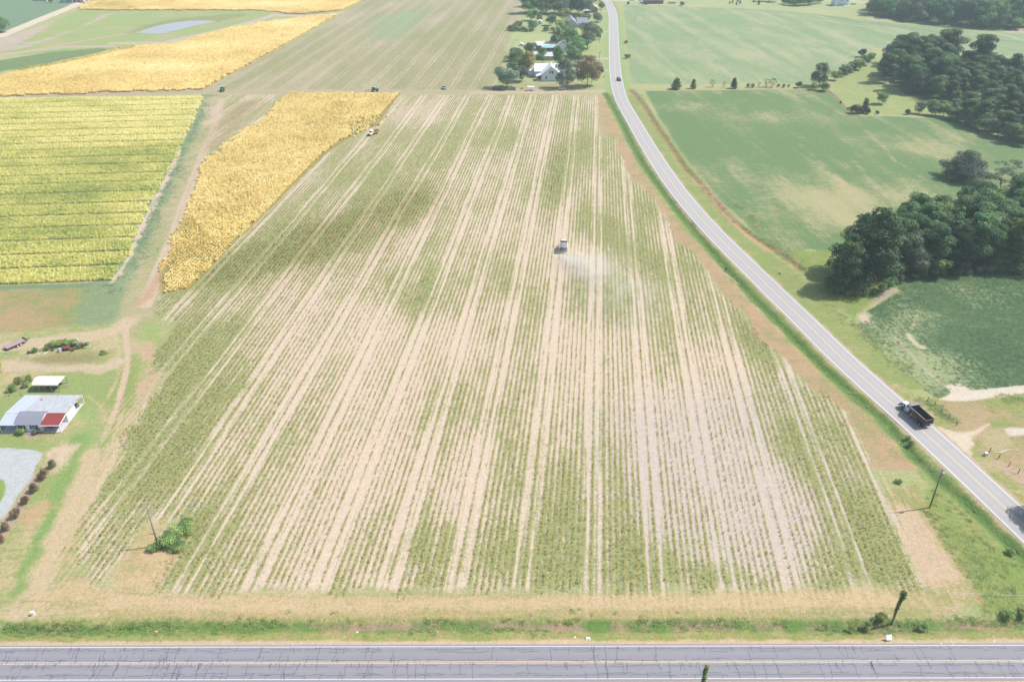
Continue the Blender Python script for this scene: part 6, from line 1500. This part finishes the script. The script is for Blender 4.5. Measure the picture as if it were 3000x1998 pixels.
g = G(100, 3); F11 = thing('barn', 'dark red barn at the far left of the top farmstead', 'barn', (g.x, g.y, 0)); gable(F11, 0, 12, 0, 9, 3.2, 2.6, 'x', M('barn_red', (110,70,78), .8), M('barn_roof', (120,110,130), .7)); window(F11, 6, 0, 1.0, 1.6, 1.2)
g = G(178, 9); F12 = thing('barn', 'long grey tobacco barn at the top left farmstead', 'barn', (g.x, g.y, 0)); gable(F12, 0, 12, 0, 10, 3.4, 2.4, 'x', M('barn_grey', (166,160,180), .8), M('barn_roof_grey', (170,170,190), .7)); MB().box(3, 6, -.08, 0, 0, 2.8).build('door', tanw, F12)
g = G(212, 8); F13 = thing('barn', 'pinkish open-fronted barn beside the long grey barn', 'barn', (g.x, g.y, 0)); gable(F13, 0, 9.5, 0, 10, 3.6, 2.4, 'x', M('barn_pink', (216,190,190), .8), M('barn_roof_pink', (210,190,196), .7))
for x in (2.4, 6.6): MB().box(x-1.2, x+1.2, -.08, 0, 0, 2.8).build('door', M('doorway_shade', (110,96,120), .9), F13)  # dark panels painted as the shade inside the open bays
g = G(136, 7); q = thing('storage_tank', 'pale blue upright tank left of the long grey barn', 'tank', (g.x, g.y, 0)); MB().tube((0, 0, 0), (0, 0, 2.8), 1.5, 1.5, 16).build('shell', M('blue_tank', (170,200,226), .5), q); MB().tube((0, 0, 2.8), (0, 0, 3.3), 1.5, .3, 16).build('lid', M('blue_tank', (170,200,226), .5), q)
g = G(242, 9); LD = thing('wheel_loader', 'yellow wheel loader parked beside the pale farm road', 'loader', (g.x, g.y, 0), R(10))
yl2 = M('loader_yellow', (250,206,70), .5); MB().box(-2.0, 1.0, -.9, .9, .8, 1.7).build('body', yl2, LD, bevel=.1); MB().box(-.6, .6, -.7, .7, 1.7, 2.9).build('cab', glass, LD); MB().box(-.75, .75, -.8, .8, 2.9, 3.05).build('cab_roof', yl2, LD)
MB().prism([(2.2, .2), (2.3, 1.3), (2.5, 1.3), (3.2, .2)], -1.2, 1.2, 'y').build('bucket', yl2, LD)
for s_ in (-1, 1):
    MB().box(.9, 2.4, s_*.6-.1, s_*.6+.1, .8, 1.1).build('arm', yl2, LD)
    for x in (-1.3, .8): wheel(LD, x, s_*1.0, .65, .65, .45)

# ================================================================== SMALL THINGS
posts = [(2898,1325,1.5,'wooden fence post nearest the sandy drive, first of the lower row'), (2925,1343,1.4,'second wooden fence post of the lower row below the sandy drive'), (2955,1366,1.4,'third wooden fence post of the lower row below the sandy drive'), (2982,1387,1.4,'fourth wooden fence post of the lower row, at the frame edge'), (2758,1207,1.0,'dark fence post in the scrub right of the dump truck'), (2779,1226,1.2,'middle fence post between the dump truck and the sandy drive'), (2801,1247,1.3,'fence post at the upper corner of the sandy drive')]
for x, y, h, lab in posts:
    g = G(x, y); tag(MB().tube((g.x, g.y, -.2), (g.x+.05, g.y, h), .1, .09, 8).build('fence_post', wood), lab, 'fence post')
a = G(2717, 1174.5); b = G(2738, 1187); q = thing('wooden_rail', 'short wooden rail between two posts in the scrub above the dump truck', 'fence', (a.x, a.y, 0))
for p in (Vector((0, 0, 0)), b-a): MB().tube(p, p+Vector((0, 0, 1.2)), .09, .09, 7).build('post', wood, q)
MB().tube((0, 0, 1.05), tuple(b-a+Vector((0, 0, .75))), .06, .06, 6).build('rail', wood, q)
g = G(2887, 1334); q = thing('utility_box', 'pale grey utility box beside the lower row of fence posts', 'utility box', (g.x, g.y, 0), .2); MB().box(-.35, .35, -.3, .3, 0, .75).build('cabinet', M('box_grey', (206,212,226), .5), q, bevel=.03); MB().box(-.38, .38, -.33, .33, .75, .82).build('lid', M('box_lid', (220,226,236), .5), q)
hose = [G(*p)+Vector((0, 0, .08)) for p in [(2912,1325),(2928,1326),(2940,1322),(2950,1318),(2965,1318),(2985,1320)]]
tag(MB().path(hose, .07, 5).build('hose', wht), 'pale hose snaking over the grass by the fence posts', 'hose')
g = G(98, 1801); q = thing('marker_cabinet', 'small white cabinet in the verge near the lower left corner', 'cabinet', (g.x, g.y, 0), .3); MB().box(-.25, .25, -.2, .2, 0, .8).build('body', wht2, q); MB().box(-.28, .28, -.23, .23, .8, .86).build('lid', wht2, q)
g = G(2604, 1878); q = thing('yard_sign', 'square white sign panel standing on the verge of the highway', 'sign', (g.x, g.y, 0), R(8))
MB().slab([(-.5, 0, .35), (.55, 0, .35), (.6, .55, 1.1), (-.48, .55, 1.1)], .03).build('panel', wht2, q)
for x in (-.4, .45): MB().tube((x, .1, 0), (x, .3, .8), .02, .02, 5).build('stake', steel, q)
g = G(2556, 1828); tag(MB().path([(g.x-.3, g.y, .02), (g.x+.25, g.y+.4, 1.3)], .03, 5).build('marker_stake', wht2), 'thin white stake leaning in the bush left of the vine-headed pole', 'stake')
g = G(483, 1560); tag(MB().path([(g.x, g.y, 2.2), (g.x-.5, g.y+.2, 3.6)], .14, 6).build('guy_guard', M('orange_plastic', (236,180,60), .5)), 'yellow-orange guy-wire guard sticking out of the kudzu mound', 'marker')
lit = [(1009,1865,'blue-white scrap by the highway left of centre',.18), (1280,1846,'white bag in the ditch at the middle of the highway verge',.35), (1142,1876,'tiny pale litter on the highway edge left of centre',.12), (1045,1846,'pale hubcap-like litter in the ditch left of the white bag',.4), (1684,1867,'pale scrap of board on the verge, left of two',.5), (1722,1871,'pale flat board on the verge, right of two',.9), (1651,1871,'thin pale strip standing in the verge left of the boards',.25), (2410,1860,'white litter on the verge far left of the sign',.2), (2496,1881,'white litter left of the yard sign at the highway line',.2), (2757,1885,'white bag right of the yard sign at the highway line',.35), (2792,1887,'small pale litter next to the white bag at the highway line',.2), (2910,1878,'white litter near the right end of the highway verge',.3), (2969,1881,'rightmost white litter on the highway verge',.25), (2343,850,'white litter on the verge left below the near wood',.35), (2455,1018,'tiny white litter on the verge opposite the sandy rows',.2), (2495,1017,'tiny white litter beside the upper verge scrub',.2), (2635,1291,'white bag at the ditch edge beside the field corner',.4), (2726,1350,'tiny white litter between ditch and road near the right pole',.2), (2938,1416,'white scrap on the sandy shoulder below the drive',.2), (2883,1192,'pale bag on the scrubby ground right of the dump truck',.4), (2004,513,'white scrap on the verge of the upper road bend',.3), (2104,642,'white scrap on the verge below the upper road bend',.3), (288,1769,'tiny white scrap on the dry margin lower left',.15), (455,1843,'orange-tan board in the ditch at the lower left',.7)]
for x, y, lab, s_ in lit:
    g = G(x, y); M_ = wht2 if 'tan' not in lab else M('tan_board', (230,180,150), .7)
    tag(MB().frus((g.x-s_/2, g.x+s_/2, g.y-s_*.3, g.y+s_*.3), (g.x-s_*.3, g.x+s_*.35, g.y-s_*.15, g.y+s_*.2), .02+ground_z(np.array([g.x]), np.array([g.y]))[0], .02+s_*.35+ground_z(np.array([g.x]), np.array([g.y]))[0]).build('litter', M_), lab, 'litter')
g = G(1769, 228); tag(MB().frus((g.x-.4, g.x+.4, g.y-.3, g.y+.3), (g.x-.2, g.x+.2, g.y-.1, g.y+.1), 0, .9).build('road_marker', M('orange_marker', (240,110,70), .6)), 'small orange marker on the lawn left of the black car', 'marker')

# ================================================================== PEOPLE
skin = M('skin', (150,104,80), .7, var=.05)
def body_mesh(pose):
    """one continuous skinned body, feet at z=0, facing +X"""
    P = {'stand': dict(pel=(0,0,.95), ch=(.02,0,1.38), nk=(.03,0,1.5), hd=(.05,0,1.66), arm=[(.05,.21,1.4),(.12,.28,1.14),(.3,.24,.98)], leg=[(0,.1,.88),(.06,.11,.5),(0,.12,.06),(.14,.12,.04)]),
         'reach': dict(pel=(-.05,0,.93), ch=(.14,0,1.3), nk=(.2,0,1.4), hd=(.28,0,1.54), arm=[(.18,.21,1.3),(.38,.27,1.15),(.6,.2,1.1)], leg=[(-.03,.1,.86),(.1,.12,.48),(-.04,.13,.06),(.1,.13,.04)]),
         'bend': dict(pel=(-.2,0,.88), ch=(.22,0,1.08), nk=(.36,0,1.1), hd=(.48,0,1.1), arm=[(.28,.2,1.02),(.36,.25,.75),(.5,.2,.5)], leg=[(-.18,.1,.82),(.0,.12,.46),(-.1,.13,.06),(.05,.13,.04)])}[pose]
    vs_, es, rad = [], [], []
    def add(p, r, par=None):
        vs_.append(p); rad.append(r); i = len(vs_)-1
        if par is not None: es.append((par, i))
        return i
    pel = add(P['pel'], .16); ch = add(P['ch'], .19, pel); nk = add(P['nk'], .06, ch); hd = add(P['hd'], .1, nk); add(tuple(Vector(P['hd'])+Vector((0, 0, .1))), .075, hd)
    for s_ in (-1, 1):
        q = ch
        for p, r in zip(P['arm'], (.075, .05, .032)): q = add((p[0], p[1]*s_, p[2]), r, q)
        e = Vector(vs_[q])
        d = (e-Vector(vs_[q-1])).normalized()
        for k in range(4): add(tuple(e+d*(.15-.015*abs(k-1.5))+Vector((0, (k-1.5)*.025, 0))), .008, q)
        add(tuple(e+d*.07+Vector((0, -s_*.05, .02))), .01, q)
        q = pel
        for p, r in zip(P['leg'], (.1, .065, .04, .035)): q = add((p[0], p[1]*s_, p[2]), r, q)
    me = bpy.data.meshes.new('b'); me.from_pydata(vs_, es, [])
    o = bpy.data.objects.new('b', me); C.objects.link(o); m = o.modifiers.new('s', 'SKIN'); m.use_smooth_shade = True
    for d_, r in zip(me.skin_vertices[0].data, rad): d_.radius = (r, r)
    me.skin_vertices[0].data[0].use_root = True
    ss = o.modifiers.new('u', 'SUBSURF'); ss.levels = ss.render_levels = 1
    bpy.context.view_layer.update(); dg = bpy.context.evaluated_depsgraph_get(); r = bpy.data.meshes.new_from_object(o.evaluated_get(dg)); r.name = 'person'
    bpy.data.objects.remove(o); bpy.data.meshes.remove(me)
    hz_ = P['hd'][2]-.12
    for i in range(3): r.materials.append(skin)
    pc = P['pel'][2]
    for p in r.polygons:
        c = p.center
        armx = abs(c.y) > .21
        if c.z > hz_ and (pose != 'bend' or c.x > .4): p.material_index = 0
        elif armx and ((Vector(c)-Vector((P['arm'][2][0], P['arm'][2][1]*(1 if c.y > 0 else -1), P['arm'][2][2]))).length < .22): p.material_index = 0
        elif c.z < pc+.02 and not (pose == 'bend' and c.x > .05 and c.z > .6): p.material_index = 2
        else: p.material_index = 1
    return r, P['hd']
bodies = {k: body_mesh(k) for k in ('stand', 'reach', 'bend')}
cols = dict(white=(240,240,246), blue=(120,160,220), black=(50,48,60), grey=(150,156,170), yellow=(236,226,110), green=(200,240,150), navy=(56,66,110), red=(190,70,60), teal=(90,160,160), purple=(150,140,190), jeans=(96,120,160), tan=(190,160,130))
cm = {k: M('cloth_'+k, v, .85) for k, v in cols.items()}
ppl = [(225,640,'white','black','tan','stand'), (370,470,'purple','navy','white','bend'), (600,520,'black','navy','white','stand'), (440,740,'blue','black','blue','bend'), (440,930,'white','jeans','tan','stand'), (300,950,'teal','jeans','tan','reach'), (680,810,'black','jeans','tan','bend'), (780,830,'red','tan','tan','bend'), (830,640,'white','tan','white','stand'), (975,760,'grey','white','tan','reach'), (1080,560,'grey','grey','black','stand'), (1200,730,'yellow','black','tan','bend'), (1450,590,'yellow','navy','black','stand'), (1600,560,'red','black','navy','reach'), (1820,590,'white','teal','white','stand'), (1830,250,'teal','black','blue','bend'), (1950,440,'green','white','green','stand'), (1520,760,'navy','navy','black','stand')]
hatm = cm
used = set()
for zx, zy, sh, tr, ht, pose in ppl:
    g = G(1020+zx*.0467, 340+zy*.0467); me, hd_ = bodies[pose]
    o = bpy.data.objects.new('person', me); C.objects.link(o); o.location = (g.x, g.y, 0); o.rotation_euler = (0, 0, random.random()*6.28); o.scale = (1.05,)*3
    for i, m in enumerate((skin, cm[sh], cm[tr])): o.material_slots[i].link = 'OBJECT'; o.material_slots[i].material = m
    where = 'at far left' if zx < 500 else 'mid line' if zx < 1300 else 'behind the truck'
    pz = {'stand': 'standing', 'reach': 'reaching forward', 'bend': 'bending over'}[pose]
    lab = f'{pz} person in {sh} shirt and {tr} trousers {where}'
    o['label'] = lab; o['category'] = 'person'; o['group'] = 'workers picking tobacco behind the harvest truck'
    h = MB().tube((hd_[0], 0, hd_[2]+.1), (hd_[0], 0, hd_[2]+.2), .12, .09, 10).tube((hd_[0], 0, hd_[2]+.09), (hd_[0], 0, hd_[2]+.11), .2, .19, 10).build('hat', hatm[ht], o)

# ================================================================== DUST AND HAZE
def volume_box(name, x0, x1, y0, y1, z0, z1, build):
    o = MB().box(x0, x1, y0, y1, z0, z1).build(name, M('tmp', (255,255,255)))
    m = bpy.data.materials.new(name+'_volume'); m.use_nodes = True; t = m.node_tree; t.nodes.clear()
    out = t.nodes.new('ShaderNodeOutputMaterial'); pv = t.nodes.new('ShaderNodeVolumePrincipled'); t.links.new(pv.outputs[0], out.inputs['Volume'])
    build(t, pv); o.data.materials.clear(); o.data.materials.append(m); return o
def hz(t, pv):
    pv.inputs['Color'].default_value = (.68, .85, 1, 1); pv.inputs['Density'].default_value = .00019; pv.inputs['Anisotropy'].default_value = .1
haze = volume_box('haze', -4400, 4400, -2700, 4300, -2.0, 126, hz); tag(haze, 'thin summer haze over the whole countryside', 'haze', kind='stuff')

def dustn(t, pv):
    pv.inputs['Color'].default_value = (.95, .95, .95, 1); pv.inputs['Anisotropy'].default_value = .2
    tc = t.nodes.new('ShaderNodeTexCoord'); sp = t.nodes.new('ShaderNodeSeparateXYZ'); t.links.new(tc.outputs['Object'], sp.inputs[0])
    def mt(op, a, b=None, clamp=False):
        n = t.nodes.new('ShaderNodeMath'); n.operation = op; n.use_clamp = clamp
        for i, v in enumerate((a, b)):
            if v is None: continue
            if isinstance(v, (int, float)): n.inputs[i].default_value = v
            else: t.links.new(v, n.inputs[i])
        return n.outputs[0]
    x, y, z = sp.outputs
    wd = mt('ADD', mt('MULTIPLY', x, .18), 2.6)
    yy = mt('DIVIDE', y, wd); zz = mt('DIVIDE', mt('SUBTRACT', z, mt('ADD', mt('MULTIPLY', x, .05), 1.0)), mt('MULTIPLY', wd, .8))
    r2 = mt('ADD', mt('MULTIPLY', yy, yy), mt('MULTIPLY', zz, zz)); g_ = mt('EXPONENT', mt('MULTIPLY', r2, -1))
    fall = mt('EXPONENT', mt('MULTIPLY', mt('MAXIMUM', x, 0), -.045)); st_ = mt('MULTIPLY', mt('ADD', x, .5), .8, True)
    end = mt('MULTIPLY', mt('SUBTRACT', 60, x), .1, True)
    nz = t.nodes.new('ShaderNodeTexNoise'); nz.inputs['Scale'].default_value = .16; nz.inputs['Detail'].default_value = 4; t.links.new(tc.outputs['Object'], nz.inputs['Vector'])
    d = mt('MULTIPLY', mt('SUBTRACT', nz.outputs['Fac'], .4), 5, True)
    d = mt('MULTIPLY', mt('MULTIPLY', mt('MULTIPLY', d, g_), mt('MULTIPLY', fall, st_)), end)
    t.links.new(mt('MULTIPLY', d, .2), pv.inputs['Density'])
p0 = G(1655, 748); p1 = G(1830, 890)
dust = volume_box('dust_cloud', -.6, 60.5, -17, 17, .05, 11, dustn); dust.location = (p0.x, p0.y, 0); dust.rotation_euler = (0, 0, math.atan2(p1.y-p0.y, p1.x-p0.x))
tag(dust, 'pale dust cloud drifting right from behind the yellow farm truck', 'dust', kind='stuff')

# ------------------------------------------------------------------ labels that single each repeat out
ORD = ['first','second','third','fourth','fifth','sixth','seventh','eighth','ninth','tenth','eleventh','twelfth','thirteenth','fourteenth','fifteenth','sixteenth','seventeenth','eighteenth','nineteenth','twentieth']
def ordw(n):
    if n <= 20: return ORD[n-1]
    t, u = divmod(n, 10); return f"{n}{'st' if u == 1 and t != 1 else 'nd' if u == 2 and t != 1 else 'rd' if u == 3 and t != 1 else 'th'}"
def proj(o):
    X_, Y_, Z_ = o.location; dep = Y_*cp+(CAM_H-Z_)*sp_; return 1500+FPX*X_/dep, 999-FPX*(Y_*sp_+(Z_-CAM_H)*cp)/dep
from collections import defaultdict
gr = defaultdict(list)
for o in C.objects:
    if o.parent is None and 'label' in o and 'group' in o: gr[(o['group'], o['label'])].append(o)
for (g_, lb), L in gr.items():
    if len(L) < 2: continue
    pts_ = [(proj(o), o) for o in L]
    nb = 1 if len(L) <= 16 else max(2, math.ceil(len(L)/14)); pts_.sort(key=lambda q: -q[0][1])
    n = len(pts_); words = ' '.join(lb.split()[:(16-6 if nb == 1 else 16-9)])
    short = {'dark pine in the upper wood behind the grass pocket': 'dark pine in the upper wood', 'dark pine in the near wood above the soybean field': 'dark pine in the near wood', 'tree of the dark far wood in the top right corner': 'tree in the top right wood',
             'leafy tree among the pines of the upper wood': 'leafy tree in the upper wood', 'low shrub along the foot of the near pine wood': 'low shrub below the near wood', 'dark tree in the dense grove north of the shingle-roofed house': 'dark tree in the northern grove',
             'weedy bush in the overgrown scrap row behind the yard': 'weedy bush in the overgrown scrap row', 'bushy hedge tree on the line from the track up to the pines': 'bushy hedge tree below the upper pines',
             'leafy edge tree where the upper wood meets the soybeans': 'leafy tree edging the upper wood', 'dark tree in the clump left of the distant white house': 'dark tree left of the distant white house'}.get(lb, words)
    for b in range(nb):
        row = sorted(pts_[b*n//nb:(b+1)*n//nb], key=lambda q: q[0][0])
        for i, (_, o) in enumerate(row):
            o['label'] = f"{short}, {ordw(i+1)} from left"+(f", {ordw(b+1)} row from front" if nb > 1 else '')
